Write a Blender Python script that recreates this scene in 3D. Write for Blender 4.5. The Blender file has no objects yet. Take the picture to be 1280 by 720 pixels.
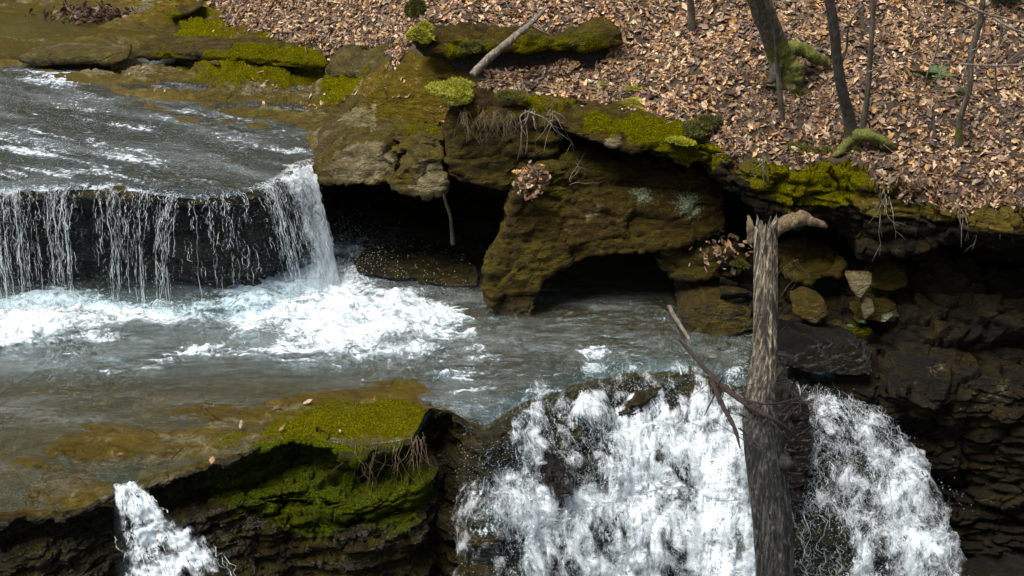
import bpy, math, random
import numpy as np
from mathutils import Vector
random.seed(7); rng = np.random.default_rng(7)
scene = bpy.context.scene
COL = scene.collection

# ------------------------------------------------------------------ camera maths
CAMZ = 7.5; PITCH = math.radians(24.0); FPX = 1758.0
CP, SP = math.cos(PITCH), math.sin(PITCH)
def ray(px, py):
    u = (px-640)/FPX; v = (360-py)/FPX
    return np.array([u, CP+v*SP, -SP+v*CP])
def PY(px, py, Y):                      # the point of the place at distance Y seen there
    d = ray(px, py); k = Y/d[1]
    return np.array([0, 0, CAMZ]) + d*k
def PZ(px, py, z):
    d = ray(px, py); k = (z-CAMZ)/d[2]
    return np.array([0, 0, CAMZ]) + d*k
def proj(V):
    x = V[:, 0]; y = V[:, 1]; z = V[:, 2]-CAMZ
    dep = y*CP - z*SP; up = y*SP + z*CP
    dep = np.maximum(dep, .1)
    return 640+FPX*x/dep, 360-FPX*up/dep

# ------------------------------------------------------------------ noise
_perm = np.random.default_rng(3).permutation(256); _perm = np.concatenate([_perm]*3)
_g = np.array([[1,1,0],[-1,1,0],[1,-1,0],[-1,-1,0],[1,0,1],[-1,0,1],[1,0,-1],[-1,0,-1],[0,1,1],[0,-1,1],[0,1,-1],[0,-1,-1]], float)
def perlin(p):
    i = np.floor(p).astype(int); f = p-i; i &= 255
    w = f*f*f*(f*(f*6-15)+10)
    out = 0
    for dx in (0, 1):
        wx = w[:, 0] if dx else 1-w[:, 0]
        for dy in (0, 1):
            wy = w[:, 1] if dy else 1-w[:, 1]
            for dz in (0, 1):
                wz = w[:, 2] if dz else 1-w[:, 2]
                h = _perm[_perm[_perm[(i[:, 0]+dx) & 255]+((i[:, 1]+dy) & 255)]+((i[:, 2]+dz) & 255)] % 12
                g = _g[h]
                out = out + wx*wy*wz*(g[:, 0]*(f[:, 0]-dx)+g[:, 1]*(f[:, 1]-dy)+g[:, 2]*(f[:, 2]-dz))
    return out
def fbm(p, s=1.0, o=4, off=0.0, gain=.5):
    q = p*np.asarray(s)+off; a = 1.0; r = 0
    for k in range(o):
        r = r+a*perlin(q); q = q*2.03+17.1; a *= gain
    return r
def ridged(p, s=1.0, o=4, off=0.0):
    q = p*np.asarray(s)+off; a = 1.0; r = 0
    for k in range(o):
        r = r+a*(1-2*np.abs(perlin(q))); q = q*2.1+9.7; a *= .5
    return r/1.9
def sst(a, b, x):
    t = np.clip((x-a)/(b-a), 0, 1); return t*t*(3-2*t)
def strata(V, k=5.0, seed=0, warp=.5):
    """relief of bedded stone: each bed sticks out by its own amount, with a seam between beds"""
    q = V[:, 2]*k + warp*fbm(V, .6, 3, seed) + .25*V[:, 0]*.6
    n = np.floor(q).astype(int); f = q-n
    h = lambda m: (_perm[(m+seed*7) & 255]/255.0)
    a = h(n); b = h(n+1)
    e = sst(.86, 1.0, f)
    rel = a*(1-e)+b*e
    seam = np.exp(-((f-.93)/.07)**2)
    return rel-.5 - .7*seam
def facets(V, s=2.2, k=3.0, off=0):
    """broken angular faces: a noise field cut into steps"""
    q = fbm(V, s, 4, off)*k; f = q-np.floor(q)
    return (np.floor(q)+sst(.7, 1, f))/k
def blocks(V, size=(.6, .6, .24), seed=0, crack=.5, warp=.18, tilt=.5):
    """fractured stone: every block is set in or out and tipped a little, with open joints between"""
    q = V/np.asarray(size, float)+warp*np.stack([fbm(V, 1.8, 3, seed+k*31.) for k in range(3)], 1)
    i = np.floor(q).astype(int); f1 = np.full(len(V), 9.); f2 = np.full(len(V), 9.); val = np.zeros(len(V))
    for dx in (-1, 0, 1):
        for dy in (-1, 0, 1):
            for dz in (-1, 0, 1):
                c = i+np.array([dx, dy, dz]); h = _perm[(_perm[(_perm[(c[:, 0]+seed*5) & 255]+c[:, 1]) & 255]+c[:, 2]) & 255]
                r = np.stack([_perm[(h+k*57) & 255] for k in range(7)], 1)/255.0
                rel = q-(c+.15+.7*r[:, :3]); d = np.sqrt((rel**2).sum(1))
                m = d < f1; f2 = np.where(m, f1, np.minimum(f2, d)); f1 = np.where(m, d, f1)
                val = np.where(m, (r[:, 3]-.5)+tilt*(rel*(r[:, 4:7]-.5)*2).sum(1), val)
    return val-crack*np.exp(-((f2-f1)/.07)**2)
def blob(V, c, r):
    r = np.asarray(r, float)
    return np.exp(-(((V-c)/r)**2).sum(1))

# ------------------------------------------------------------------ meshes
def mesh_from(name, V, F, uv=None, attrs=None, smooth=True):
    me = bpy.data.meshes.new(name)
    V = np.asarray(V, np.float32); F = np.asarray(F, np.int32)
    n, k = F.shape
    me.vertices.add(len(V)); me.vertices.foreach_set('co', V.ravel())
    me.loops.add(n*k); me.loops.foreach_set('vertex_index', F.ravel())
    me.polygons.add(n); me.polygons.foreach_set('loop_start', np.arange(0, n*k, k, dtype=np.int32))
    me.polygons.foreach_set('loop_total', np.full(n, k, np.int32))
    me.polygons.foreach_set('use_smooth', np.full(n, smooth))
    if uv is not None:
        l = me.uv_layers.new(name='UVMap'); l.data.foreach_set('uv', np.asarray(uv, np.float32)[F.ravel()].ravel())
    for a, v in (attrs or {}).items():
        v = np.asarray(v, np.float32)
        if v.ndim == 1:
            at = me.attributes.new(a, 'FLOAT', 'POINT'); at.data.foreach_set('value', v)
        else:
            at = me.attributes.new(a, 'FLOAT_COLOR', 'POINT')
            at.data.foreach_set('color', np.c_[v, np.ones(len(v))].astype(np.float32).ravel())
    me.update(); me.validate()
    return me
def grid_faces(nr, nc):
    i = np.arange(nr-1)[:, None]*nc+np.arange(nc-1)[None, :]
    i = i.ravel()
    return np.c_[i, i+1, i+nc+1, i+nc]
def grid_normals(G):
    du = np.gradient(G, axis=1); dv = np.gradient(G, axis=0)
    n = np.cross(du, dv); n /= np.linalg.norm(n, axis=2, keepdims=True)+1e-9
    return n
def obj(name, me, mat, parent=None, base=True, **tags):
    """link one mesh object; its origin goes to the middle of its base"""
    o = bpy.data.objects.new(name, me); COL.objects.link(o)
    if base and parent is None:
        co = np.empty(len(me.vertices)*3, np.float32); me.vertices.foreach_get('co', co); co = co.reshape(-1, 3)
        c = np.array([(co[:, 0].min()+co[:, 0].max())/2, (co[:, 1].min()+co[:, 1].max())/2, co[:, 2].min()])
        me.vertices.foreach_set('co', (co-c).astype(np.float32).ravel()); me.update()
        o.location = Vector(c.tolist())
    if mat is not None: me.materials.append(mat)
    if parent is not None: o.parent = parent
    for k, v in tags.items(): o[k] = v
    return o
def child(name, me, mat, parent, **tags):
    """a part: mesh given in world coordinates, kept in place under its thing"""
    o = obj(name, me, mat, None, base=False, **tags)
    o.parent = parent
    p = parent; off = Vector((0, 0, 0))
    while p is not None: off += p.location; p = p.parent
    o.location = -off
    return o
def thing(name, loc, **tags):
    o = bpy.data.objects.new(name, None); COL.objects.link(o); o.empty_display_size = .1
    o.location = Vector(np.asarray(loc, float).tolist())
    for k, v in tags.items(): o[k] = v
    return o
def join(parts):
    Vs, Fs, off = [], [], 0
    for V, F in parts:
        Vs.append(V); Fs.append(F+off); off += len(V)
    return np.concatenate(Vs), np.concatenate(Fs)

def cr(P, n):
    """Catmull-Rom resample of points (K,3) to n"""
    P = np.asarray(P, float); K = len(P)
    if K == 2:
        t = np.linspace(0, 1, n)[:, None]; return P[0]*(1-t)+P[1]*t
    t = np.linspace(0, K-1, n); i = np.minimum(t.astype(int), K-2); f = (t-i)[:, None]
    g = lambda j: P[np.clip(j, 0, K-1)]
    a, b, c, d = g(i-1), g(i), g(i+1), g(i+2)
    return .5*((2*b)+(-a+c)*f+(2*a-5*b+4*c-d)*f*f+(-a+3*b-3*c+d)*f**3)
def tube(P, R, seg=8, n=None, wob=0, seed=0, cap=True):
    P = np.asarray(P, float); R = np.asarray(R, float)
    if n is None: n = max(6, len(P)*6)
    C = cr(P, n); t = np.linspace(0, len(R)-1, n); rr = np.interp(t, np.arange(len(R)), R)
    T = np.gradient(C, axis=0); T /= np.linalg.norm(T, axis=1, keepdims=True)+1e-9
    ref = np.array([0.31, .9, .17]) if abs(T[0, 1]) < .9 else np.array([1., 0, 0])
    A = np.cross(T, ref); A /= np.linalg.norm(A, axis=1, keepdims=True)+1e-9
    B = np.cross(T, A)
    th = np.linspace(0, 2*math.pi, seg, endpoint=False)
    G = C[:, None]+rr[:, None, None]*(A[:, None]*np.cos(th)[None, :, None]+B[:, None]*np.sin(th)[None, :, None])
    V = G.reshape(-1, 3)
    if wob:
        N = (G-C[:, None]).reshape(-1, 3); V = V+N*(wob*fbm(V, 9, 3, seed))[:, None]
    i = np.arange(n-1)[:, None]*seg+np.arange(seg)[None]; j = np.arange(n-1)[:, None]*seg+(np.arange(seg)[None]+1) % seg
    F = np.stack([i, j, j+seg, i+seg], -1).reshape(-1, 4)
    if cap:
        c0 = len(V); V = np.vstack([V, C[0], C[-1]])
        k = np.arange(seg); k2 = (k+1) % seg
        F = np.vstack([F, np.c_[k2, k, np.full(seg, c0), np.full(seg, c0)], np.c_[k+(n-1)*seg, k2+(n-1)*seg, np.full(seg, c0+1), np.full(seg, c0+1)]])
    return V, F
def quads2tris(F):
    a = F[:, [0, 1, 2]]; b = F[:, [0, 2, 3]]; b = b[F[:, 2] != F[:, 3]]
    return np.vstack([a, b])
def tube_mesh(name, tubes, **kw):
    V, F = join(tubes); return mesh_from(name, V, quads2tris(F), **kw)

# ------------------------------------------------------------------ materials
class NT:
    def __init__(s, name):
        s.m = bpy.data.materials.new(name); s.m.use_nodes = True; s.t = s.m.node_tree; s.t.nodes.clear()
        s.out = s.t.nodes.new('ShaderNodeOutputMaterial')
    def n(s, typ, ins=None, **p):
        nd = s.t.nodes.new('ShaderNode'+typ)
        for k, v in p.items(): setattr(nd, k, v)
        for k, v in (ins or {}).items():
            sk = nd.inputs[k]
            if isinstance(v, bpy.types.NodeSocket): s.t.links.new(v, sk)
            else: sk.default_value = v
        return nd
    def math(s, op, a, b=0.0, c=0.0, clamp=False):
        return s.n('Math', {0: a, 1: b, 2: c}, operation=op, use_clamp=clamp).outputs[0]
    def attr(s, name): return s.n('Attribute', attribute_name=name).outputs['Fac']
    def attrc(s, name): return s.n('Attribute', attribute_name=name).outputs['Color']
    def coord(s, which='Object'): return s.n('TexCoord').outputs[which]
    def mapped(s, vec, scale=(1, 1, 1), loc=(0, 0, 0)):
        return s.n('Mapping', {'Vector': vec, 'Scale': scale, 'Location': loc}).outputs[0]
    def noise(s, vec, scale, detail=6, rough=.6, dist=0.0):
        return s.n('TexNoise', {'Vector': vec, 'Scale': scale, 'Detail': detail, 'Roughness': rough, 'Distortion': dist}).outputs[0]
    def ramp(s, fac, stops, interp='LINEAR'):
        nd = s.n('ValToRGB', {'Fac': fac}); cr_ = nd.color_ramp; cr_.interpolation = interp
        while len(cr_.elements) < len(stops): cr_.elements.new(.5)
        for e, (p, c) in zip(cr_.elements, stops):
            e.position = p; e.color = (*c, 1) if not isinstance(c, float) else (c, c, c, 1)
        return nd.outputs[0]
    def step(s, v, a, b):
        return s.n('MapRange', {0: v, 1: a, 2: b, 3: 0., 4: 1.}, interpolation_type='SMOOTHSTEP').outputs[0]
    def mix(s, f, a, b, blend='MIX'):
        nd = s.n('Mix', data_type='RGBA', blend_type=blend)
        for i, v in ((0, f), (6, a), (7, b)):
            sk = nd.inputs[i]
            if isinstance(v, bpy.types.NodeSocket): s.t.links.new(v, sk)
            else: sk.default_value = (*v, 1) if isinstance(v, tuple) and len(v) == 3 else v
        return nd.outputs[2]
    def bump(s, h, strength=.5, dist=.02, normal=None):
        ins = {'Height': h, 'Strength': strength, 'Distance': dist}
        if normal is not None: ins['Normal'] = normal
        return s.n('Bump', ins).outputs[0]
    def done(s, sh): s.t.links.new(sh, s.out.inputs['Surface']); return s.m
    def pbsdf(s, **kw):
        return s.n('BsdfPrincipled', {k.replace('_', ' '): v for k, v in kw.items()}).outputs[0]

def lace_material(name, uvs=(5, 2), w=.055):
    """an outer veil of thin torn water: a web of bright filaments, clear in between"""
    t = NT(name); uv = t.coord('UV'); co = t.mapped(t.coord(), (1, 1, .6)); f = t.attr('foam'); m = None
    for k, (vec, sc, wd) in enumerate([(t.mapped(uv, (uvs[0], uvs[1], 1)), 1.0, w), (co, 7, w*1.1), (t.mapped(uv, (uvs[0]*3.2, uvs[1]*2.4, 1)), 1.0, w*1.5), (co, 19, w*1.6)]):
        n = t.noise(vec, sc, 6, .62, 1.4)
        r = t.math('SUBTRACT', 1.0, t.math('MULTIPLY', t.math('ABSOLUTE', t.math('SUBTRACT', n, .5)), 1.0/wd), clamp=True)
        m = r if m is None else t.math('MAXIMUM', m, t.math('MULTIPLY', r, .9))
    g = t.step(t.math('ADD', f, t.noise(co, 4, 6, .7, .8)), .82, 1.15)
    m = t.math('MULTIPLY', t.step(m, .2, .9), g)
    wh = t.pbsdf(Base_Color=(.86, .91, .94, 1), Roughness=.3); tl = t.n('BsdfTranslucent', {'Color': (.9, .95, .98, 1)}).outputs[0]
    wh = t.n('MixShader', {0: .4, 1: wh, 2: tl}).outputs[0]
    return t.done(t.n('MixShader', {0: m, 1: t.n('BsdfTransparent').outputs[0], 2: wh}).outputs[0])

def rock_material(name, c1=(.018, .014, .009), c2=(.062, .050, .030), c3=(.19, .165, .115), algae=.6, wetbase=0.0, rust=(.055, .036, .013), moss_lo=(.007, .009, .001), moss_mid=(.11, .105, .004), moss_hi=(.36, .33, .012)):
    t = NT(name); co = t.coord()
    zs = t.mapped(co, (1, 1, 3.4))
    n1 = t.noise(co, 1.1, 5, .55); n2 = t.noise(zs, 6, 9, .72, .5); n3 = t.noise(co, 40, 6, .75); n4 = t.noise(zs, 2.2, 6, .7, .6)
    n5 = t.noise(co, 110, 4, .8)
    v = t.math('ADD', t.math('MULTIPLY', n2, .5), t.math('MULTIPLY', n3, .32)); v = t.math('ADD', v, t.math('MULTIPLY', n5, .18))
    v = t.math('MULTIPLY_ADD', t.math('SUBTRACT', v, .5), 3.1, .5)
    col = t.ramp(v, [(.18, c1), (.42, c2), (.58, c2), (.85, c3)])
    col = t.mix(t.math('MULTIPLY', t.step(n4, .42, .62), .75), col, t.mix(v, tuple(x*.3 for x in rust), tuple(min(1, x*2.0) for x in rust)))
    crk = t.n('TexVoronoi', {'Vector': t.mix(.16, zs, t.n('TexNoise', {'Vector': zs, 'Scale': 2.5, 'Detail': 5}).outputs[1]), 'Scale': 1.5}, feature='DISTANCE_TO_EDGE').outputs[0]
    ck = t.math('MULTIPLY', t.math('SUBTRACT', 1.0, t.step(crk, .0, .022)), t.step(n1, .46, .56))
    col = t.mix(t.math('MULTIPLY', ck, .8), col, (.006, .005, .003))
    g = t.n('NewGeometry'); nz = t.n('SeparateXYZ', {0: g.outputs['Normal']}).outputs[2]
    al = t.math('MULTIPLY', t.step(nz, -.3, .6), t.step(n1, .36, .56)); al = t.math('MULTIPLY', al, t.step(v, .15, .6))
    col = t.mix(t.math('MULTIPLY', al, algae), col, t.mix(v, (.010, .009, .001), (.125, .095, .009)))
    pl = t.attr('pale'); pm = t.step(t.math('ADD', pl, t.math('MULTIPLY', n2, .8)), .78, 1.0)
    col = t.mix(t.math('MULTIPLY', pm, .85), col, t.ramp(v, [(.15, (.035, .027, .014)), (.5, (.17, .145, .09)), (.85, (.36, .32, .22))]))
    li = t.attr('lichen'); lm = t.step(t.math('ADD', t.math('MULTIPLY', li, .95), t.noise(co, 17, 9, .95)), .90, .95)
    col = t.mix(lm, col, t.ramp(n3, [(.35, (.13, .16, .09)), (.62, (.56, .60, .42))]))
    spk = t.math('MULTIPLY', t.step(t.noise(co, 27, 3, .5), .66, .70), t.step(n4, .5, .6)); col = t.mix(t.math('MULTIPLY', spk, .6), col, (.26, .25, .19))
    mo = t.attr('moss'); mn = t.math('ADD', t.math('MULTIPLY', t.noise(co, 9, 8, .78), .6), t.math('MULTIPLY', t.noise(co, 2.6, 5, .6, .5), 1.0)); mn = t.math('SUBTRACT', mn, .2)
    mm = t.step(t.math('ADD', mo, mn), .98, 1.16)
    mcol = t.ramp(t.noise(co, 45, 5, .85), [(.34, moss_lo), (.5, moss_mid), (.66, moss_hi)])
    mcol = t.mix(t.math('MULTIPLY', t.step(t.noise(co, 5.5, 6, .7, .6), .48, .62), .6), mcol, t.ramp(v, [(.2, (.02, .015, .004)), (.8, (.20, .165, .06))]))
    col = t.mix(mm, col, mcol)
    w = t.attr('wet'); w = t.math('MAXIMUM', w, wetbase)
    col = t.mix(t.math('MULTIPLY', w, .45), col, (.004, .0035, .0025))
    col = t.n('HueSaturation', {'Saturation': 1.28, 'Value': 1.06, 'Color': col}).outputs[0]
    r = t.math('SUBTRACT', .86, t.math('MULTIPLY', w, .66)); r = t.math('ADD', r, t.math('MULTIPLY', t.math('MULTIPLY', mm, w), .5), clamp=True)
    h = t.math('ADD', t.math('MULTIPLY', n2, 1.5), t.math('MULTIPLY', n3, .7)); h = t.math('ADD', h, t.math('MULTIPLY', t.math('MULTIPLY', mm, t.noise(co, 80, 3, .7)), .9))
    h = t.math('SUBTRACT', h, t.math('MULTIPLY', ck, .5))
    b = t.bump(h, 1.0, .075)
    return t.done(t.pbsdf(Base_Color=col, Roughness=r, Normal=b, Specular_IOR_Level=t.math('MULTIPLY', t.math('ADD', .14, t.math('MULTIPLY', w, .36)), t.math('SUBTRACT', 1.0, t.math('MULTIPLY', mm, .85)))))

def simple_mat(name, stops, scale=12, rough=.85, zscale=(1, 1, 1), bump=.4, dist=.01, detail=6, trans=0):
    t = NT(name); co = t.mapped(t.coord(), zscale); n = t.noise(co, scale, detail, .65)
    col = t.ramp(n, stops)
    return t.done(t.pbsdf(Base_Color=col, Roughness=rough, Normal=t.bump(n, bump, dist)))
def bark_material(name, dark, light, moss=True, scale=14):
    t = NT(name); co = t.coord(); z = t.mapped(co, (1, 1, .16))
    n = t.noise(z, scale*1.6, 8, .75, .4); n2 = t.noise(co, 3.5, 5, .6)
    col = t.ramp(n, [(.33, tuple(c*.25 for c in dark)), (.5, dark), (.68, light)])
    if moss:
        mm = t.step(t.math('ADD', t.attr('moss'), t.noise(co, 8, 7, .7)), .9, 1.12)
        col = t.mix(mm, col, t.ramp(t.noise(co, 40, 4, .8), [(.3, (.014, .018, .002)), (.5, (.075, .08, .006)), (.7, (.2, .19, .012))]))
    return t.done(t.pbsdf(Base_Color=col, Roughness=.85, Normal=t.bump(n, 1.0, .02)))
def moss_material(name, a, b, c):
    t = NT(name); co = t.coord(); v = t.attr('tip'); n = t.noise(co, 7, 5, .6)
    col = t.ramp(t.math('ADD', t.math('MULTIPLY', v, .6), t.math('MULTIPLY', n, .4)), [(.2, a), (.5, b), (.85, c)])
    return t.done(t.pbsdf(Base_Color=col, Roughness=.8))
def leaf_material(name):
    t = NT(name); c = t.attrc('col'); n = t.noise(t.coord(), 60, 3, .6)
    col = t.mix(t.math('MULTIPLY', n, .35), c, (.05, .03, .02))
    a = t.pbsdf(Base_Color=col, Roughness=.62)
    tr = t.n('BsdfTranslucent', {'Color': col}).outputs[0]
    return t.done(t.n('MixShader', {0: .12, 1: a, 2: tr}).outputs[0])
def stream_material(name, uvs=(5, 26), tint=(.055, .05, .028), streak=.5):
    """shallow running water: sees the bed, mirrors the sky on its ripples, carries foam where it is stirred, plus pale streaks painted as ripple glints"""
    t = NT(name); uv = t.coord('UV'); co = t.coord()
    fl = t.mapped(uv, (uvs[0], uvs[1], 1))
    n1 = t.noise(fl, 1.0, 8, .68, 1.0); n2 = t.noise(t.mapped(uv, (uvs[0]*4, uvs[1]*3, 1)), 1.0, 6, .7, .8); n3 = t.noise(co, 26, 6, .75, 1.0)
    h = t.math('ADD', t.math('MULTIPLY', n1, 1.0), t.math('MULTIPLY', n2, .45)); h = t.math('ADD', h, t.math('MULTIPLY', n3, .25))
    nrm = t.bump(h, 1.0, .11); nfl = t.bump(h, .5, .05)
    f = t.attr('foam')
    lace = t.noise(co, 7, 9, .70, 1.8); lace2 = t.noise(co, 48, 5, .75, .6)
    lc = t.math('ADD', t.math('MULTIPLY', lace, .68), t.math('MULTIPLY', lace2, .32))
    lc = t.math('MULTIPLY_ADD', t.math('SUBTRACT', lc, .5), 1.5, .5)
    fm = t.math('POWER', t.step(t.math('ADD', f, lc), .80, 1.28), 1.3)
    fil = t.math('SUBTRACT', 1.0, t.math('ABSOLUTE', t.math('MULTIPLY', t.math('SUBTRACT', n1, .5), 26.0)), clamp=True)
    fil2 = t.math('SUBTRACT', 1.0, t.math('ABSOLUTE', t.math('MULTIPLY', t.math('SUBTRACT', n2, .5), 13.0)), clamp=True)
    fil = t.math('MULTIPLY', t.math('MAXIMUM', fil, t.math('MULTIPLY', fil2, .8)), t.math('MULTIPLY', t.step(t.noise(fl, .22, 4, .6, .5), .46, .62), t.step(t.math('ADD', f, n3), .36, .66)))
    fm = t.math('MAXIMUM', fm, t.math('MULTIPLY', fil, streak)); fm = t.math('MULTIPLY', fm, .97)  # pale filaments stand in for sky reflections on the ripples
    glo = t.n('BsdfGlossy', {'Color': (.80, .92, .97, 1), 'Roughness': .05, 'Normal': nrm}).outputs[0]
    body = t.n('BsdfDiffuse', {'Color': (*tint, 1), 'Normal': nfl}).outputs[0]
    trn = t.n('BsdfTransparent', {'Color': (.86, .82, .52, 1)}).outputs[0]
    under = t.n('MixShader', {0: t.math('ADD', t.math('MULTIPLY', t.attr('deep'), .6), .12, clamp=True), 1: trn, 2: body}).outputs[0]
    fr = t.n('Fresnel', {'IOR': 1.38, 'Normal': nrm}).outputs[0]
    wat = t.n('MixShader', {0: t.math('MULTIPLY', fr, t.attr('shine'), clamp=True), 1: under, 2: glo}).outputs[0]
    foam = t.pbsdf(Base_Color=t.ramp(lc, [(.18, (.14, .20, .235)), (.46, (.50, .56, .59)), (.80, (.86, .89, .90))]), Roughness=.5, Normal=t.bump(lc, .7, .03))
    return t.done(t.n('MixShader', {0: fm, 1: wat, 2: foam}).outputs[0])
def fall_material(name, uvs=(22, 1.6), lo=.98, hi=1.14, fine=.35, cs=20, film=.12):
    """falling water: torn white threads and lace with gaps between them"""
    t = NT(name); uv = t.coord('UV'); co = t.coord()
    a = t.noise(t.mapped(uv, (uvs[0], uvs[1], 1)), 1.0, 9, .70, .6)
    b = t.noise(t.mapped(uv, (uvs[0]*4, uvs[1]*3, 1)), 1.0, 7, .75, .4)
    c = t.noise(t.mapped(co, (1, 1, .38)), cs, 9, .80, 1.2)
    v = t.math('ADD', t.math('MULTIPLY', a, 1-fine*1.4), t.math('MULTIPLY', b, fine)); v = t.math('ADD', v, t.math('MULTIPLY', c, fine*.4))
    rg_ = t.math('SUBTRACT', 1.0, t.math('MULTIPLY', t.math('ABSOLUTE', t.math('SUBTRACT', t.noise(t.mapped(co, (1, 1, .4)), 13, 5, .6, 1.2), .5)), 6.0), clamp=True)
    v = t.math('MULTIPLY_ADD', t.math('SUBTRACT', v, .5), 2.2, .38); v = t.math('ADD', v, t.math('MULTIPLY', rg_, .24))
    m = t.step(t.math('ADD', t.attr('foam'), v), lo, hi)
    col = t.ramp(t.math('ADD', t.math('MULTIPLY', b, .5), t.math('MULTIPLY', c, .5)), [(.38, (.07, .15, .21)), (.48, (.38, .51, .58)), (.58, (.84, .88, .90))])  # blue-grey shadows among the white curls are painted into this ramp
    wh = t.pbsdf(Base_Color=col, Roughness=.4, Normal=t.bump(t.math('ADD', b, c), .6, .04))
    tl = t.n('BsdfTranslucent', {'Color': (.90, .95, .98, 1)}).outputs[0]
    wh = t.n('MixShader', {0: .34, 1: wh, 2: tl}).outputs[0]
    film = t.n('MixShader', {0: film, 1: t.n('BsdfTransparent', {'Color': (.86, .92, .94, 1)}).outputs[0],
               2: t.n('BsdfGlossy', {'Color': (.85, .95, 1, 1), 'Roughness': .15, 'Normal': t.bump(v, 1., .15)}).outputs[0]}).outputs[0]
    return t.done(t.n('MixShader', {0: m, 1: film, 2: wh}).outputs[0])

M_bed = rock_material('bedrock sandstone', c1=(.014, .010, .0025), c2=(.13, .098, .034), c3=(.42, .36, .22), algae=.75, rust=(.085, .055, .014), moss_mid=(.14, .13, .005), moss_hi=(.42, .38, .012))
M_shelf = rock_material('golden wet shelf stone', c1=(.020, .014, .004), c2=(.165, .120, .038), c3=(.48, .40, .23), algae=.5, rust=(.12, .078, .018), moss_mid=(.14, .13, .006), moss_hi=(.42, .37, .018))
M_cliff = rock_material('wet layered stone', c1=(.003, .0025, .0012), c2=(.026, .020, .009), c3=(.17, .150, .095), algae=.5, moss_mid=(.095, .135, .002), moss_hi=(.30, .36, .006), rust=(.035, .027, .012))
M_boulder = rock_material('brown mossy sandstone', c1=(.003, .002, .0007), c2=(.028, .018, .0045), c3=(.15, .115, .05), algae=.85)
M_slab = rock_material('grey sandstone slab', c1=(.010, .008, .004), c2=(.075, .062, .030), c3=(.34, .30, .20), algae=.5)
M_wall = rock_material('shade darkened hollow wall stone', c1=(.002, .0015, .0008), c2=(.0028, .0021, .0008), c3=(.036, .026, .009), algae=.12, rust=(.026, .017, .005))  # the hollow's shade is put into this near-black stone colour
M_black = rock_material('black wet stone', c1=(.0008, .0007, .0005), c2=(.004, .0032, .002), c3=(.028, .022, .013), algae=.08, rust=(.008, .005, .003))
M_pale = rock_material('ochre stone plate', c1=(.016, .011, .003), c2=(.075, .056, .021), c3=(.24, .20, .11), algae=.35)
M_leaf = leaf_material('dry fallen leaves')
M_mossy = moss_material('yellow green moss', (.03, .032, .002), (.26, .25, .008), (.62, .56, .02))
M_mossd = moss_material('olive moss', (.01, .011, .001), (.075, .072, .004), (.22, .20, .012))
M_green = moss_material('green fern leaf', (.008, .02, .004), (.03, .075, .012), (.07, .16, .03))
M_bark = bark_material('grey brown bark', (.07, .055, .038), (.21, .18, .13))
M_barkd = bark_material('dark wet bark', (.028, .02, .014), (.09, .07, .05))
M_twig = bark_material('pale bare twig', (.13, .10, .07), (.36, .31, .25), moss=False, scale=20)
M_redtwig = bark_material('dark red brown wood', (.016, .006, .005), (.065, .03, .024), moss=False, scale=20)
M_knot = bark_material('dark knot wood', (.008, .006, .005), (.03, .024, .02), moss=False)
M_straw = bark_material('dry straw stalk', (.09, .06, .025), (.26, .19, .09), moss=False, scale=20)
M_stream = stream_material('shallow stream water', (1.7, 6.0), (.04, .042, .032), .16)
M_stream2 = stream_material('pool water', (1.5, 6.0), (.050, .043, .010), .14)
M_fallU = fall_material('thin falling water', (11, .9), .97, 1.26, .42, 30, .012)
M_fallL = fall_material('white falling water', (7.0, 2.0), .95, 1.13, .58, 26, .03)
def spray_mat():
    t = NT('water drops'); a = t.pbsdf(Base_Color=(.86, .91, .94, 1), Roughness=.2)
    return t.done(t.n('MixShader', {0: .72, 1: t.n('BsdfTransparent').outputs[0], 2: a}).outputs[0])
M_spray = spray_mat(); M_lace = lace_material('outer veil of water', (6, 2.2), .045); M_laceU = lace_material('outer veil of thin water', (20, 2.6), .06)
def soil_mat(): return simple_mat('dark leaf mould soil', [(.3, (.008, .005, .003)), (.55, (.034, .021, .011)), (.8, (.09, .06, .035))], 30, .95)

# ------------------------------------------------------------------ the upper ground: stream bed, rock shelf and wooded bank
CZ = []  # control points of the height field
def cz(px, py, z): CZ.append(PZ(px, py, z))
def cy(px, py, Y): CZ.append(PY(px, py, Y))
for a in [(0,200),(150,205),(250,215),(330,208),(60,140),(0,110),(-200,170),(180,175),(-200,215),(100,225),(280,190)]: cz(*a, 1.40)
for a in [(388,185),(310,168),(200,148),(130,112),(40,86),(-150,86)]: cz(*a, 1.475)
for a in [(300,120,1.60),(420,140,1.68),(220,100,1.58),(400,102,1.74),(150,80,1.60),(80,74,1.58),(-50,70,1.57),
          (0,40,1.48),(60,48,1.48),(110,35,1.49),(-100,25,1.48),(150,62,1.60),(170,20,1.68),(60,6,1.62),(-200,0,1.55),(200,8,1.85),(300,40,1.86),(400,55,1.98),(330,70,1.78)]: cz(*a)
for a in [(300,0,25.0),(450,110,19.2),(480,60,20.6),(450,0,22.6),(545,112,17.7),(600,98,17.7),(670,92,17.75),(740,84,17.8),(545,40,18.25),(620,40,18.2),(690,38,18.2),(760,30,18.15),(560,15,19.1),(700,10,18.9),(600,0,20.4),(700,0,19.7),
          (810,60,18.0),(800,110,17.3),(900,90,17.1),(900,0,18.5),(1000,130,16.7),(1100,120,16.6),(1100,0,18.1),(1200,180,16.0),(1280,140,16.3),(1280,0,17.7),(1400,60,16.8)]: cy(*a)
for a in [(-14,32,2.6),(-8,34,3.6),(-3,30,5.2),(2,28,7.6),(8,27,9),(14,26,10),(-20,26,2.2),(-14,22,1.55)]: CZ.append(np.array(a, float))
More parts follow.
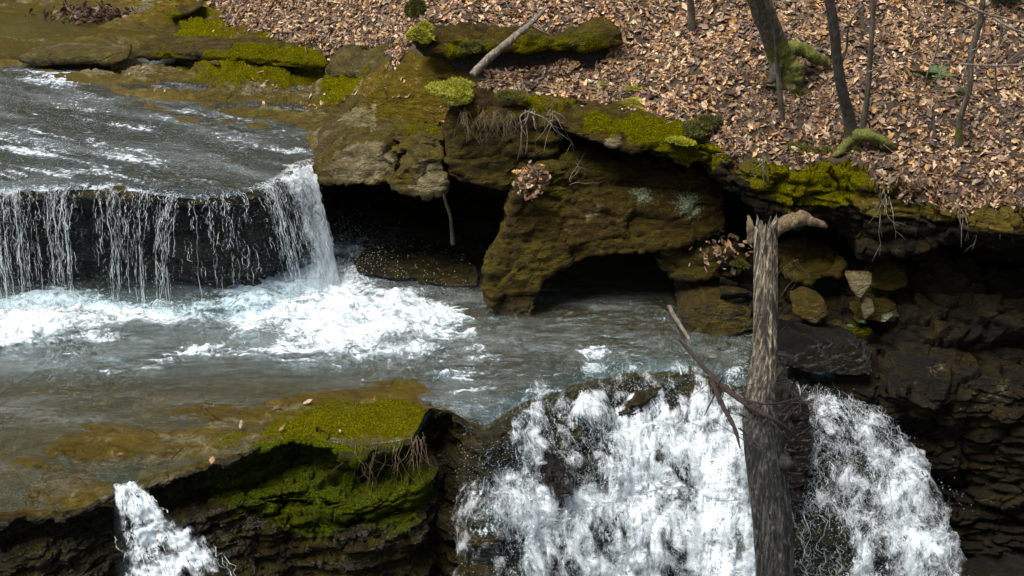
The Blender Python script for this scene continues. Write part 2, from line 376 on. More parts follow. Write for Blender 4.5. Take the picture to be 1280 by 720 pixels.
# rim: px, py, (Y or None with z), thickness, recess, wall foot z
RIM = [(-500,246,1.44,.16,.45),(0,242,1.44,.16,.45),(80,239,1.44,.16,.45),(150,239,1.44,.16,.45),(240,251,1.44,.16,.45),(300,246,1.44,.16,.45),(345,230,1.44,.16,.5),(376,207,1.45,.16,.8),
       (400,199,1.52,.16,1.7),(440,193,1.60,.2,2.2),(490,186,1.74,.24,2.4),(550,160,None,17.3,.3,2.2),(600,138,None,17.2,.35,2.0),(700,140,None,17.0,.3,2.0),(790,148,None,16.6,.35,1.9),
       (890,176,None,16.15,.4,1.7),(950,208,None,15.85,.6,1.6),(1000,224,None,15.7,.62,1.5),(1100,242,None,15.5,.58,1.4),(1200,256,None,15.25,.48,1.3),(1280,266,None,15.05,.45,1.2),(1420,285,None,14.7,.5,1.2),(1700,320,None,13.9,.5,1.2)]
rimT = []; rimth = []; rimrec = []; rimpx = []
for r in RIM:
    if r[2] is not None: p = PZ(r[0], r[1], r[2]); th, rc = r[3], r[4]
    else: p = PY(r[0], r[1], r[3]); th, rc = r[4], r[5]
    rimT.append(p); rimth.append(th); rimrec.append(rc); rimpx.append(r[0])
rimT = np.array(rimT); rimpx = np.array(rimpx, float)
for p in rimT: CZ.append(p)
CZ = np.array(CZ)
def tps_fit(P, z, lam=.02):
    d = np.linalg.norm(P[:, None]-P[None], axis=2); K = np.where(d > 0, d*d*np.log(d+1e-12), 0)+lam*np.eye(len(P))
    Q = np.c_[np.ones(len(P)), P]; A = np.block([[K, Q], [Q.T, np.zeros((3, 3))]])
    return np.linalg.solve(A, np.r_[z, 0, 0, 0])
_w = tps_fit(CZ[:, :2], CZ[:, 2])
def hz(X):
    out = np.zeros(len(X))
    for k, c in enumerate(CZ):
        d2 = ((X-c[:2])**2).sum(1); out += _w[k]*.5*d2*np.log(d2+1e-12)
    n = len(CZ); return out+_w[n]+_w[n+1]*X[:, 0]+_w[n+2]*X[:, 1]

# column positions: denser inside the frame
pxs = np.r_[np.linspace(-500, -30, 50, endpoint=False), np.linspace(-30, 1310, 860), np.linspace(1310, 1700, 40)[1:]]
def colinterp(vals, smooth=3):
    v = np.stack([np.interp(pxs, rimpx, np.asarray(vals)[:, k]) for k in range(np.asarray(vals).shape[1])], 1) if np.ndim(vals) == 2 else np.interp(pxs, rimpx, vals)
    for _ in range(smooth*8):
        w = v.copy(); w[1:-1] = .25*v[:-2]+.5*v[1:-1]+.25*v[2:]; v = w
    return v
T = colinterp(rimT); TH = colinterp(rimth); REC = colinterp(rimrec)
# wander of the rim so that the edge is broken, except along the fall
wan = fbm(T, .9, 4, 5)*.16 + fbm(T, 4, 3, 8)*.05
onfall = 1-sst(380, 420, pxs)
T[:, 1] += wan*(1-onfall); TH = TH*(1+.5*fbm(T, 1.3, 3, 3)*(1-onfall))
back = np.r_[np.linspace(0, 3.2, 170), np.linspace(3.2, 12, 190)[1:], np.linspace(12, 26, 30)[1:]]
NC = len(pxs)
def upper_xy(bk, cols=slice(None)):
    Y = T[cols, 1][None]+bk[:, None]; X = T[cols, 0][None]*(Y/T[cols, 1][None])
    return X, Y
X, Y = upper_xy(back)
H = hz(np.c_[X.ravel(), Y.ravel()]).reshape(X.shape)
H0 = H[0].copy(); H += (T[:, 2]-H0)[None]*np.exp(-back/.5)[:, None]
top = np.stack([X, Y, H], 2)
# steps and roughness of the ground
P = top.reshape(-1, 3); flat = P.copy(); flat[:, 2] = 0
ppx, ppy = proj(P); ppx = ppx.reshape(X.shape); ppy = ppy.reshape(X.shape)
def pin(poly, x, y):
    c = np.zeros(x.shape, bool); n = len(poly)
    for i in range(n):
        (x1, y1), (x2, y2) = poly[i], poly[(i+1) % n]
        m = ((y1 > y) != (y2 > y)) & (x < (x2-x1)*(y-y1)/((y2-y1)+1e-9)+x1); c ^= m
    return c
def soften(m, n=6):
    m = m.astype(float)
    for _ in range(n):
        w = m.copy(); w[1:-1] = (m[:-2]+m[1:-1]+m[2:])/3; m = w.copy(); m[:, 1:-1] = (w[:, :-2]+w[:, 1:-1]+w[:, 2:])/3
    return m
wn = 18*fbm(flat, 1.0, 4, 2).reshape(X.shape)
LEAFPOLY = [(255,-300),(255,8),(290,30),(330,45),(380,62),(430,78),(480,70),(515,60),(600,95),(600,128),(660,122),(700,134),(780,140),(850,152),(880,165),(930,190),(1000,212),(1060,222),(1110,238),(1200,254),(1290,264),(1800,330),(1800,-300)]
wn2 = 40*fbm(flat, 2.2, 4, 92).reshape(X.shape); leafm = soften(pin(LEAFPOLY, ppx+wn+wn2*.8, ppy+wn*.5+wn2*.35), 7)
bankm = soften(pin([(240,-400),(240,10),(430,80),(560,150),(2000,300),(2000,-400)], ppx, ppy), 10)
stepsn = fbm(flat, (.7, 1.4, 1), 4, 12).reshape(X.shape)
shelf_rel = (np.floor(stepsn*5)+sst(.75, 1, (stepsn*5) % 1))*.030
sq = fbm(flat+np.c_[0*flat[:, 0], .35*flat[:, 0], 0*flat[:, 0]], (.55, 2.1, 1), 5, 140).reshape(X.shape)*7
shelf_rel += .045*(np.floor(sq)+sst(.86, 1, sq % 1)-.5)*(np.abs(H-1.6) < 1)
shelf_rel += (.07*blocks(flat*[1, 1, 0]+[0, 0, .3], (1.5, .8, 1), 3, .35, .35, .35)+.03*blocks(flat*[1, 1, 0]+[0, 0, .3], (.5, .3, 1), 5, .4, .3, .3)).reshape(X.shape)
shelfz = (1-bankm*.6)*shelf_rel*sst(1.46, 1.6, H)
rough = .05*fbm(flat, 1.6, 5, 21).reshape(X.shape)*bankm + .018*fbm(flat, 3, 5, 31).reshape(X.shape)
top[:, :, 2] += shelfz+rough*sst(0, .3, back)[:, None]
# edge: rounded lip, face, roof of the hollow, back wall down to the pool
edge = []
thc = TH[:, None]
offs = [(.0, 0), (-.03, .12), (-.05, .3), (-.06, .5), (-.05, .7), (-.02, .86), (.03, .97), (.12, 1.04), (.3, 1.06)]
tv = np.stack([T[:, 0]*0, T[:, 1]*0], 1)
for f, g in offs[1:]:
    e = T.copy(); e[:, 1] += f; e[:, 2] -= g*TH; edge.append(e)
for f, g in [(.35, .0), (.6, .02), (.85, .06), (1.0, .14)]:
    e = T.copy(); e[:, 1] += .3+f*(REC-.3).clip(0); e[:, 2] -= 1.06*TH+g; edge.append(e)
for k in (.25, .5, .75, 1.0):
    e = T.copy(); e[:, 1] += REC+.15*k; z0 = T[:, 2]-1.06*TH-.14; e[:, 2] = z0*(1-k)+(-.45)*k; edge.append(e)
edge = np.array(edge[::-1])                                        # from the foot of the wall up to the rim
def densify(G, counts):
    out = []
    for a, b, n in zip(G[:-1], G[1:], counts):
        t = np.linspace(0, 1, n, endpoint=False)[:, None, None]; out.append(a[None]*(1-t)+b[None]*t)
    out.append(G[-1:]); return np.concatenate(out)
edge_full = np.concatenate([edge, top[:1]])
cnt = [18, 14, 14, 8]+[10]*3+[12]+[6]*(len(edge_full)-9)
E = densify(edge_full, cnt[:len(edge_full)-1])
for _ in range(4): E[1:-1] = .25*E[:-2]+.5*E[1:-1]+.25*E[2:]
Ea = E[:-1]; nrE = len(Ea)
G = np.concatenate([Ea, top])
N = grid_normals(G); N *= -1
if N[-50, 400, 2] < 0: N *= -1
V = G.reshape(-1, 3); NN = N.reshape(-1, 3)
rowid = np.repeat(np.arange(G.shape[0]), NC)
steep = 1-np.abs(NN[:, 2]); isE = 1-sst(nrE-2, nrE+16, rowid)
of = np.tile(onfall, G.shape[0])
d = isE*((.16*blocks(V, (.8, .8, .30), 4, .5)+.06*blocks(V, (.3, .3, .11), 9, .5)+.06*strata(V, 4.0, 4)+.10*fbm(V, 1.5, 5, 40)+.02*ridged(V, 5, 4, 9))*(1-.25*of)) + (1-isE)*.0
V = V+NN*d[:, None]
G = V.reshape(G.shape)
px_, py_ = proj(V)
moss = np.zeros(len(V)); 
def snap(V, px, py, tol=6):
    a, b = proj(V); m = np.where((np.abs(a-px) < tol) & (np.abs(b-py) < tol))[0]
    if not len(m): return None
    return V[m[np.argmin(V[m, 1])]].copy()
def mblob(arr, V, px, py, depth, r, a=1.0, kind='Y'):
    c = PY(px, py, depth) if kind == 'Y' else PZ(px, py, depth)
    if kind == 'Y':
        q = snap(V, px, py, 9)
        if q is not None and abs(q[1]-depth) < 1.6: c = q
    arr += a*blob(V, c, r)
for a in [(220,62,1.6,.8,.5),(280,70,1.75,.9,.6),(350,62,1.9,1.0,.65),(450,95,2.0,.8,.6),(480,130,1.95,.5,.5),(420,115,1.8,.5,.35),(250,35,1.8,.8,.45),(500,150,1.9,.35,.5),(250,12,1.9,.7,.4),(360,80,1.8,.8,.5)]:
    mblob(moss, V, a[0], a[1], a[2], a[3], a[4], 'Z')
for a in [(830,165,16.3,.5,.6),(880,170,16.2,.35,.8),(720,148,16.9,.4,.5),(960,205,15.8,.35,.7),(1015,190,16.1,.5,.8),(1060,205,15.9,.4,.5),(640,125,17.2,.4,.7),(1000,225,15.6,.4,.5),(990,60,17.3,.5,.3),(1000,130,16.8,.3,.7),(1010,160,16.5,.3,.6),(1075,175,16.2,.4,.5),(1150,262,15.3,.5,.3)]:
    mblob(moss, V, *a)
watered = sst(1.50, 1.44, V[:, 2])*(px_ < 410)*(1-isE)
wet = np.clip(watered+of*isE + (1-of)*isE*.25 + .35*(px_ < 520)*(V[:, 2] < 1.75), 0, 1)
pale = (.28+.6*np.clip(fbm(V, (1.3, 2.6, 1), 4, 27), 0, 1))*(px_ < 470)*(1-isE)*sst(1.5, 1.6, V[:, 2])
for a in [(470,175,1.7,.35,.6),(330,130,1.6,1.2,.25),(160,85,1.58,1.0,.3),(420,165,1.6,.5,.5)]: mblob(pale, V, a[0], a[1], a[2], a[3], a[4], 'Z')
lich = np.zeros(len(V))
for a in [(1040,385,15.6,.01,0)]: mblob(lich, V, *a)
FA = grid_faces(*G.shape[:2])[:, ::-1]; kf = (nrE-14)*(NC-1)
me = mesh_from('ground', V, FA[kf:], attrs=dict(moss=np.clip(moss, 0, 1.2), wet=wet, pale=pale, lichen=lich)); obj('ground', me, M_bed, base=False, kind='structure')
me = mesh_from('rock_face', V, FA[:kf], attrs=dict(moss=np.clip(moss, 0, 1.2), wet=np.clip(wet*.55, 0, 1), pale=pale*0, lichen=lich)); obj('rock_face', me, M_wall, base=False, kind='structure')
UP = G[nrE:]                                      # the top surface, used for scattering
UPn = grid_normals(UP); UPn *= np.sign(UPn[20, 400, 2])

def put(px, py, lift=0.0):
    """the place on the upper ground seen at that pixel"""
    gx, gy = _gpx, _gpy
    k = np.argmin((gx-px)**2+(gy-py)**2 + _hid)
    p = UP.reshape(-1, 3)[k].copy(); p[2] += lift; return p
_q = UP.reshape(-1, 3); _gpx, _gpy = proj(_q); _hid = np.zeros(len(_q))

# soil sheet that shows between the leaves
sub = slice(0, 360)
Gs = UP[sub] + np.array([0, 0, .006]); lm = leafm[sub]
Fq = grid_faces(*Gs.shape[:2]); keep = lm.ravel()[Fq].min(1) > .35
me = mesh_from('soil', Gs.reshape(-1, 3), Fq[keep], smooth=True)
obj('soil', me, soil_mat(), base=False, kind='structure')

# ------------------------------------------------------------------ dry leaves
LCOL = np.array([(.50,.32,.17),(.60,.42,.24),(.32,.17,.08),(.20,.10,.05),(.74,.58,.38),(.48,.26,.09),(.11,.055,.032),(.56,.43,.29),(.24,.15,.10),(.56,.34,.12),(.06,.032,.022),(.30,.19,.15),(.66,.50,.30)])
def leaves_mesh(name, pos, nor, size, colrand=True, tilt=.55):
    n = len(pos)
    base = np.array([[0,-.5,0],[.16,-.28,.05],[.30,0,.10],[.17,.14,.06],[.20,.30,.07],[0,.55,0],[-.20,.30,.07],[-.17,.14,.06],[-.30,0,.10],[-.16,-.28,.05],[0,0,-.02]])
    F0 = np.array([[10,i,(i+1) % 10] for i in range(10)])
    ang = rng.uniform(0, 2*math.pi, n); s = size*np.clip(np.exp(rng.normal(-.05, .33, n)), .4, 2.0)
    up = nor+rng.normal(0, tilt, (n, 3)); up /= np.linalg.norm(up, axis=1, keepdims=True)
    a = np.cross(up, rng.normal(0, 1, (n, 3))); a /= np.linalg.norm(a, axis=1, keepdims=True); b = np.cross(up, a)
    curl = rng.uniform(-1.6, 2.2, n); asp = rng.uniform(.6, 1.15, n)
    bx = base[None, :, 0]*asp[:, None]; by = base[None, :, 1]; bz = base[None, :, 2]*curl[:, None]+.35*curl[:, None]*(base[None, :, 1]**2)*.5
    jit = rng.normal(0, .035, (n, 11)); bx = bx+jit
    Vv = pos[:, None]+s[:, None, None]*(a[:, None]*bx[..., None]+b[:, None]*by[..., None]+up[:, None]*(bz[..., None]))
    F = (F0[None]+(np.arange(n)*11)[:, None, None]).reshape(-1, 3)
    c = (LCOL*[.96, .88, .80])[rng.integers(0, len(LCOL), n)]*(rng.uniform(.15, 1.2, (n, 1)))
    c = np.repeat(c, 11, axis=0)
    return mesh_from(name, Vv.reshape(-1, 3), F, attrs=dict(col=c), smooth=False)
def scatter(Gg, Ng, dens, count):
    """random points over a grid surface, weighted by dens per vertex"""
    du = np.linalg.norm(np.gradient(Gg, axis=1), axis=2); dv = np.linalg.norm(np.gradient(Gg, axis=0), axis=2)
    w = (du*dv*dens).ravel(); w = w/w.sum()
    k = rng.choice(len(w), count, p=w)
    p = Gg.reshape(-1, 3)[k]; n = Ng.reshape(-1, 3)[k]
    r, c = np.divmod(k, Gg.shape[1])
    p = p+rng.uniform(-.5, .5, (count, 1))*np.gradient(Gg, axis=1).reshape(-1, 3)[k]+rng.uniform(-.5, .5, (count, 1))*np.gradient(Gg, axis=0).reshape(-1, 3)[k]
    return p, n
gapm = 1-soften(pin([(512,60),(770,58),(748,84),(600,93),(520,102)], ppx, ppy), 2); dn = gapm[sub]*leafm[sub]**1.3*(.22+1.0*sst(-.25, .25, fbm(flat, 2.3, 5, 77).reshape(X.shape)[sub]))
vis = ((_gpx.reshape(X.shape)[sub] > -60) & (_gpx.reshape(X.shape)[sub] < 1360) & (_gpy.reshape(X.shape)[sub] > -90)).astype(float)+.12
mgap = np.clip(1-.6*moss.reshape(G.shape[:2])[nrE:][sub], .05, 1)
p, nn = scatter(Gs, UPn[sub], dn*vis*mgap, 98000)
p[:, 2] += rng.uniform(.0, .045, len(p))
me = leaves_mesh('leaf_litter', p, nn, .082, tilt=.42)
obj('leaf_litter', me, M_leaf, base=False, kind='stuff', label='deep carpet of dry tan and brown fallen leaves on the sloping bank', category='leaf litter')
# loose leaves washed on to the bare shelf
dn2 = (1-leafm[sub])*np.exp(-((ppy[sub]-100)/60)**2)*(ppx[sub] > 150)*(H[sub] > 1.5)
p, nn = scatter(UP[sub], UPn[sub], dn2*np.clip(fbm(flat, 1.5, 4, 7).reshape(X.shape)[sub], 0, 1)**2+1e-9, 420); p[:, 2] += .012
obj('scattered_leaves', leaves_mesh('scattered_leaves', p, nn, .06, tilt=.2), M_leaf, base=False, kind='stuff', label='thin scatter of small leaves on the bare upper rock shelf', category='leaves')

p, nn = scatter(Gs, UPn[sub], dn*vis, 520); tws = []
for k in range(520):
    a = rng.uniform(0, math.pi*2); d_ = np.array([math.cos(a), math.sin(a), 0]); d_ -= nn[k]*(d_@nn[k]); L_ = rng.uniform(.08, .45); q_ = p[k]+nn[k]*.05
    tws.append(tube([q_-d_*L_, q_+rng.normal(0, .02, 3)+nn[k]*.02, q_+d_*L_+rng.normal(0, .04, 3)+nn[k]*rng.uniform(0, .08)], [.006, .005, .002], 4, 7, cap=False))
obj('twig_litter', tube_mesh('twig_litter', tws), M_twig, base=False, kind='stuff', label='short dead twigs lying all over the leaf carpet', category='twigs')

# ------------------------------------------------------------------ upper stream water
wcols = pxs < 400; bw = back[back < 12.0]
Xw, Yw = upper_xy(bw); Xw = Xw[:, wcols]; Yw = Yw[:, wcols]
Zw = np.full(Xw.shape, 1.478); q = np.c_[Xw.ravel(), Yw.ravel(), np.zeros(Xw.size)]
ang = .5; rot = np.c_[q[:, 0]*math.cos(ang)-q[:, 1]*math.sin(ang), q[:, 0]*math.sin(ang)+q[:, 1]*math.cos(ang), q[:, 2]]
rip = .020*ridged(rot, (1.6, 5.5, 1), 5, 3)+.008*fbm(q, 9, 4, 6)
Zw += (rip).reshape(Xw.shape)
lipd = sst(0, .35, bw)[:, None]; Zw -= .03*(1-lipd)
uvw = np.c_[rot[:, 0], rot[:, 1]]
Gw = np.stack([Xw, Yw, Zw], 2); Vw = Gw.reshape(-1, 3)
foam = np.full(len(Vw), .04)+.30*fbm(rot, (.8, 3, 1), 4, 55)
cre = sst(.35, .95, ridged(rot, (1.6, 5.5, 1), 5, 3)); glint = sst(.25, .9, ridged(rot, (4, 13, 1), 4, 31)); patch = sst(-.15, .25, fbm(rot, (.5, 1.4, 1), 4, 78)); foam += (.17*cre+.20*glint)*(.5+.5*patch)  # crest froth doubles as painted sky glints on the ripples
for a in [(60,95,1.47,.9,.30),(10,180,1.47,1.0,.18),(110,205,1.47,1.0,.22),(230,150,1.47,.8,.22),(290,165,1.47,.6,.2),(350,195,1.47,.35,.2),(370,215,1.47,.3,.3),(100,100,1.47,.4,.3)]: mblob(foam, Vw, a[0], a[1], a[2], a[3], a[4], 'Z')
foam += .25*np.repeat(1-sst(0, .25, bw), wcols.sum())
deep = np.full(len(Vw), .25)
obj('stream_water', mesh_from('stream_water', Vw, grid_faces(*Gw.shape[:2]), uv=uvw, attrs=dict(foam=foam, deep=deep, shine=np.full(len(Vw), 1.5))), M_stream, base=False, kind='structure')
# still pool in the far left corner
gx, gy = np.meshgrid(np.linspace(-16, -6.2, 160), np.linspace(22.6, 30, 120)); q = np.c_[gx.ravel(), gy.ravel(), 0*gx.ravel()]
z = 1.585+.004*fbm(q, 3, 3, 2)
Vp = np.c_[q[:, :2], z]
obj('still_pool', mesh_from('still_pool', Vp, grid_faces(120, 160), uv=q[:, :2]*.6, attrs=dict(foam=np.zeros(len(Vp)), deep=np.full(len(Vp), .4), shine=np.full(len(Vp), .30))), stream_material('still brown water', (.8, 2.), (.075, .055, .012), .0), base=False, kind='structure')

# ------------------------------------------------------------------ the mid pool floor, its lip and the lower cliff
# px, py, z of lip ; profile kind ; spread
LIP = [(-500,652,-.15,0),(0,641,-.15,0),(100,637,-.15,0),(140,618,-.15,0),(160,606,-.14,1),(200,592,-.10,1),(300,564,-.06,1),(370,545,-.04,1),(440,558,-.03,1),(520,548,-.03,1),(541,512,-.03,1),(560,513,-.04,4),(588,527,-.05,4),(604,532,-.06,2),
       (650,508,-.10,2),(720,482,-.14,2),(790,466,-.22,2),(860,462,-.3,2),(920,484,-.4,2),(985,486,-.4,2),(1040,492,-.42,2),(1085,512,-.6,2),(1110,530,-1.0,3),(1180,590,-1.8,3),(1300,680,-2.4,3),(1700,760,-2.6,3)]
PROF = {0: [(.0,0),(-.03,.05),(.10,.13),(.25,.22),(.20,.42),(.05,.5),(.0,.7),(-.12,.78),(-.15,1.0),(-.3,1.1),(-.35,1.6),(-.45,3.0)],
        1: [(.0,0),(-.04,.04),(.06,.10),(.30,.2),(.28,.42),(.10,.50),(-.18,.55),(-.24,.66),(-.12,.72),(-.32,.84),(-.42,1.6),(-.5,3.0)],
        2: [(.0,0),(-.12,.05),(-.28,.15),(-.42,.32),(-.52,.5),(-.84,.60),(-.98,.82),(-1.08,1.02),(-1.36,1.14),(-1.48,1.5),(-1.68,2.0),(-1.9,3.0)],
        4: [(.0,0),(.05,.08),(.14,.2),(.12,.35),(.0,.5),(-.15,.62),(-.25,.8),(-.3,.95),(-.5,1.05),(-.6,1.5),(-.8,2.0),(-1.0,3.0)],
        3: [(.0,0),(-.1,.1),(-.2,.25),(-.3,.4),(-.4,.6),(-.5,.8),(-.6,1.0),(-.65,1.2),(-.7,1.4),(-.75,1.6),(-.8,2),(-.9,3)]}
lpx = np.array([l[0] for l in LIP], float); LP = np.array([PZ(l[0], l[1], l[2]) for l in LIP])
prof = np.array([PROF[l[3]] for l in LIP])                         # (cols, 12, 2)
ps = np.r_[np.linspace(-500, -30, 50, endpoint=False), np.linspace(-30, 1310, 900), np.linspace(1310, 1700, 40)[1:]]
def ci(v, sm=10):
    v = np.asarray(v, float); sh = v.shape; v2 = v.reshape(sh[0], -1)
    o = np.stack([np.interp(ps, lpx, v2[:, k]) for k in range(v2.shape[1])], 1)
    for _ in range(sm): o[1:-1] = .25*o[:-2]+.5*o[1:-1]+.25*o[2:]
    return o.reshape((len(ps),)+sh[1:])
L = ci(LP, 14); PR = ci(prof, 20)
L[:, 1] += .05*fbm(L, 2.2, 4, 14)+.03*fbm(L, 7, 3, 15)
bq = np.r_[np.linspace(1, 0, 330)]
YB = 20.6
Yf = L[:, 1][None]+(YB-L[:, 1])[None]*(bq[:, None]**1.25)
Xf = L[:, 0][None]*(Yf/L[:, 1][None])
zlip = L[:, 2][None]*np.exp(-((Yf-L[:, 1][None])/1.1))              # falls away towards the lip
watz = np.where(np.abs(zlip) < 5, zlip, 0)
ff = np.stack([Xf, Yf, watz], 2); FV = ff.reshape(-1, 3)
fpx, fpy = proj(FV)
depth = np.full(len(FV), .035)
for a in [(60,400,.10,1.3),(250,400,.10,1.3),(450,370,.12,1.3),(600,400,.10,1.2),(650,440,.06,1.0),(780,420,.08,1.0),(300,440,.03,1.2),(500,330,.05,1.)]: mblob(depth, FV, a[0], a[1], 0, a[3], a[2], 'Z')
for a in [(340,525,-.07,.55),(420,520,-.10,.6),(490,515,-.10,.55),(530,525,-.06,.3),(260,545,-.05,.5),(200,520,-.035,.7),(120,560,-.035,.8),(250,500,-.03,.5),(520,310,-.05,.6)]: mblob(depth, FV, a[0], a[1], 0, a[3], a[2], 'Z')
bedn = .030*fbm(FV, (1.2, 2.2, 1), 5, 71)
st = fbm(FV, (.5, 1.6, 1), 3, 19)*6; bedstep = .012*(np.floor(st)+sst(.8, 1, st % 1))
fl2 = FV*[1, 1, 0]+[0, 0, .3]; dry = sst(470, 510, fpy)*(1-sst(520, 600, fpx)); bedstep += dry*(.05*blocks(fl2+np.c_[0*fpx, .25*FV[:, 0], 0*fpx], (1.3, .42, 1), 13, .25, .35, .4)+.022*blocks(fl2, (.45, .2, 1), 15, .4, .3, .4))
bedz = watz.ravel()-depth+bedn+bedstep
fall_cols = sst(585, 615, fpx)                                     # keep the bed just under the water along the falls
bedz = bedz*(1-fall_cols)+fall_cols*(watz.ravel()-.05+.4*bedn)
floor = np.stack([Xf.ravel(), Yf.ravel(), bedz], 1).reshape(ff.shape)
# make the bed meet the lip
# cliff rows
LL = floor[-1]
xs = np.interp(ps, [600, 930, 985, 1050, 1100, 1180, 1300], [-.05, .0, .05, .45, .75, .5, .3])
rows = []
for k in range(1, 12):
    e = LL.copy(); e[:, 1] += PR[:, k, 0]; e[:, 2] = LL[:, 2]-PR[:, k, 1]
    e[:, 0] = LL[:, 0]*(1.0)+xs*np.clip(PR[:, k, 1]/2.2, 0, 1)**.7*1.3
    rows.append(e)
cl = densify(np.array([LL]+rows), [8, 12, 18, 18, 14, 18, 16, 16, 16, 26, 20])
for _ in range(3): cl[1:-1] = .25*cl[:-2]+.5*cl[1:-1]+.25*cl[2:]
GB = np.concatenate([floor, cl[1:]]); nf = floor.shape[0]
for _ in range(1): GB[nf-3:nf+5] = .25*GB[nf-4:nf+4]+.5*GB[nf-3:nf+5]+.25*GB[nf-2:nf+6]
NB = grid_normals(GB); 
if NB[100, 300, 2] < 0: NB *= -1
VB = GB.reshape(-1, 3); NBf = NB.reshape(-1, 3); rid = np.repeat(np.arange(GB.shape[0]), len(ps)); cf = sst(nf-2, nf+14, rid)
isfall = np.tile(sst(575, 600, ps), GB.shape[0])
VBt = VB+np.c_[0*VB[:, 0], 0*VB[:, 0], -.22*VB[:, 0]+.10*fbm(VB, .5, 2, 44)*8*.3]
d = cf*(.13*blocks(VBt, (.9, .9, .17), 6, .45)+.05*blocks(VBt, (.35, .35, .06), 8, .5)+.05*strata(VBt, 15, 5, .8)+.07*strata(VBt, 6.3, 2, 1.4)+.08*fbm(VB, 1.6, 5, 33)+.035*ridged(VB, (5, 5, 9), 4, 3))
d += cf*isfall*(.14*fbm(VB, 1.3, 3, 91))
VB = VB+NBf*d[:, None]; GB2 = VB.reshape(GB.shape)
bpx, bpy_ = proj(VB)
moss = np.zeros(len(VB))
for a in [(360,520,0,.5,.40),(430,518,0,.45,.40),(500,512,0,.4,.48),(530,530,0,.22,.48),(270,540,0,.4,.22),(480,540,-.05,.4,.38),(400,550,-.05,.3,.3)]: mblob(moss, VB, a[0], a[1], a[2], a[3], a[4], 'Z')
for a in [(340,590,12.75,.45,1.0),(290,600,12.7,.35,.7),(410,600,12.9,.4,.9),(470,600,13.0,.4,.8),(380,625,12.9,.4,.7),(520,590,13.2,.3,.6),(510,640,13.0,.4,.35),(560,600,13.4,.3,.3)]: mblob(moss, VB, *a)
wet = np.clip(.85+.15*cf+.3*fbm(VB, .8, 3, 4), 0, 1); wet *= 1-.75*np.clip(moss, 0, 1)*(1-cf)
pale = np.zeros(len(VB))
pale += (.22+.5*np.clip(fbm(VB, (1.6, 3.5, 1), 4, 17), 0, 1))*sst(450, 520, bpy_)*(1-cf)
for a in [(330,545,-.03,.5,.35),(200,590,-.1,.6,.35),(450,530,0,.4,.4),(60,600,-.1,.6,.25)]: mblob(pale, VB, a[0], a[1], a[2], a[3], a[4], 'Z')
FB = grid_faces(*GB.shape[:2])
nfq = (nf-1)*(len(ps)-1)
me = mesh_from('stream_bed', VB, FB[:nfq], attrs=dict(moss=moss, wet=wet, pale=pale, lichen=moss*0))
obj('stream_bed', me, M_shelf, base=False, kind='structure')
me = mesh_from('lower_cliff', VB[(nf-1)*len(ps):], FB[nfq:]-(nf-1)*len(ps), attrs=dict(moss=moss[(nf-1)*len(ps):], wet=wet[(nf-1)*len(ps):], pale=pale[(nf-1)*len(ps):], lichen=moss[(nf-1)*len(ps):]*0))
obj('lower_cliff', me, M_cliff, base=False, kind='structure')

# pool water
q = FV.copy(); q[:, 2] = 0
ang = -.12; rot = np.c_[q[:, 0]*math.cos(ang)-q[:, 1]*math.sin(ang), q[:, 0]*math.sin(ang)+q[:, 1]*math.cos(ang), q[:, 2]]
foam = np.full(len(FV), -.08)+.26*fbm(rot, (1., 3, 1), 4, 5)
for a in [(180,388,.5,.35),(240,388,.4,.3),(290,395,.4,.35),(330,395,.4,.3),(440,435,.4,.35),(500,425,.4,.3),(20,400,.8,.3),(90,400,.6,.25),(450,400,1.0,.25),(530,395,.4,.2),(340,410,.6,.25),(20,390,.6,.5),(80,385,.5,.5),(30,415,.5,.35),(140,385,.4,.35),(210,390,.4,.3),(125,425,.25,.3),(300,375,.45,.6),(350,360,.6,.75),(400,340,.6,.8),(430,380,.7,.7),(480,385,.7,.65),(515,385,.4,.35),(430,420,.45,.5),(400,410,.5,.4),(520,410,.4,.35),(440,320,.5,.4),(410,300,.4,.4),
          (200,430,.6,.2),(600,430,.6,.2),(560,450,.6,.2),(740,430,.28,.5),(745,455,.28,.45),(790,450,.35,.3),(830,435,.3,.3),(870,450,.35,.45),(900,450,.3,.45),(700,480,.4,.25),(40,470,.8,.12),(80,440,.7,.16),(330,450,.9,.16),(500,440,.6,.18),(640,490,.5,.2),(150,598,.28,.35),(148,575,.3,.12),(930,470,.3,.4),(1000,480,.3,.5)]: mblob(foam, FV, a[0], a[1], 0, a[2], a[3], 'Z')
rz = .012*fbm(q, (6, 14, 1), 4, 8)+.030*ridged(rot+np.c_[.25*fbm(q, .7, 3, 5), .12*fbm(q, 1.1, 3, 6), 0*fpx], (1.5, 5.5, 1), 5, 7)*sst(0, .1, depth)
cre = sst(.35, .95, ridged(rot, (1.5, 5.5, 1), 5, 7)); glint = sst(.25, .9, ridged(rot+np.c_[.2*fbm(q, 1.2, 3, 5), .1*fbm(q, 1.6, 3, 6), 0*fpx], (3, 11, 1), 4, 19)); patch = sst(-.25, .2, fbm(rot, (.6, 1.4, 1), 4, 77))
foam += (.24*cre+.26*glint)*patch*(1-.45*sst(560, 680, fpx))*(1-.75*sst(465, 500, fpy)*(1-sst(430, 560, fpx)))  # whitened ripple crests: part froth, part glints painted through the foam mask
turb = np.clip(foam-.25, 0, .8); rz += turb*(.16*fbm(q, 1.8, 4, 3)+.022*fbm(q, 8, 4, 4)+.04)
foam = np.where(foam > .4, .4+.30*np.tanh((foam-.4)/.5), foam)+.30*fbm(rot, (1.2, 2.6, 1), 5, 23)*sst(.2, .5, foam)
rz += .08*fbm(q, (2, 3, 1), 4, 61)*sst(700, 760, fpx)*sst(400, 440, fpy)
nearlip = np.exp(-(Yf-L[:, 1][None])/.15).ravel()
WV = FV.copy(); WV[:, 2] += rz*(1-.6*nearlip)+.004
shine = .80-.42*sst(455, 500, fpy)*(1-sst(430, 560, fpx))
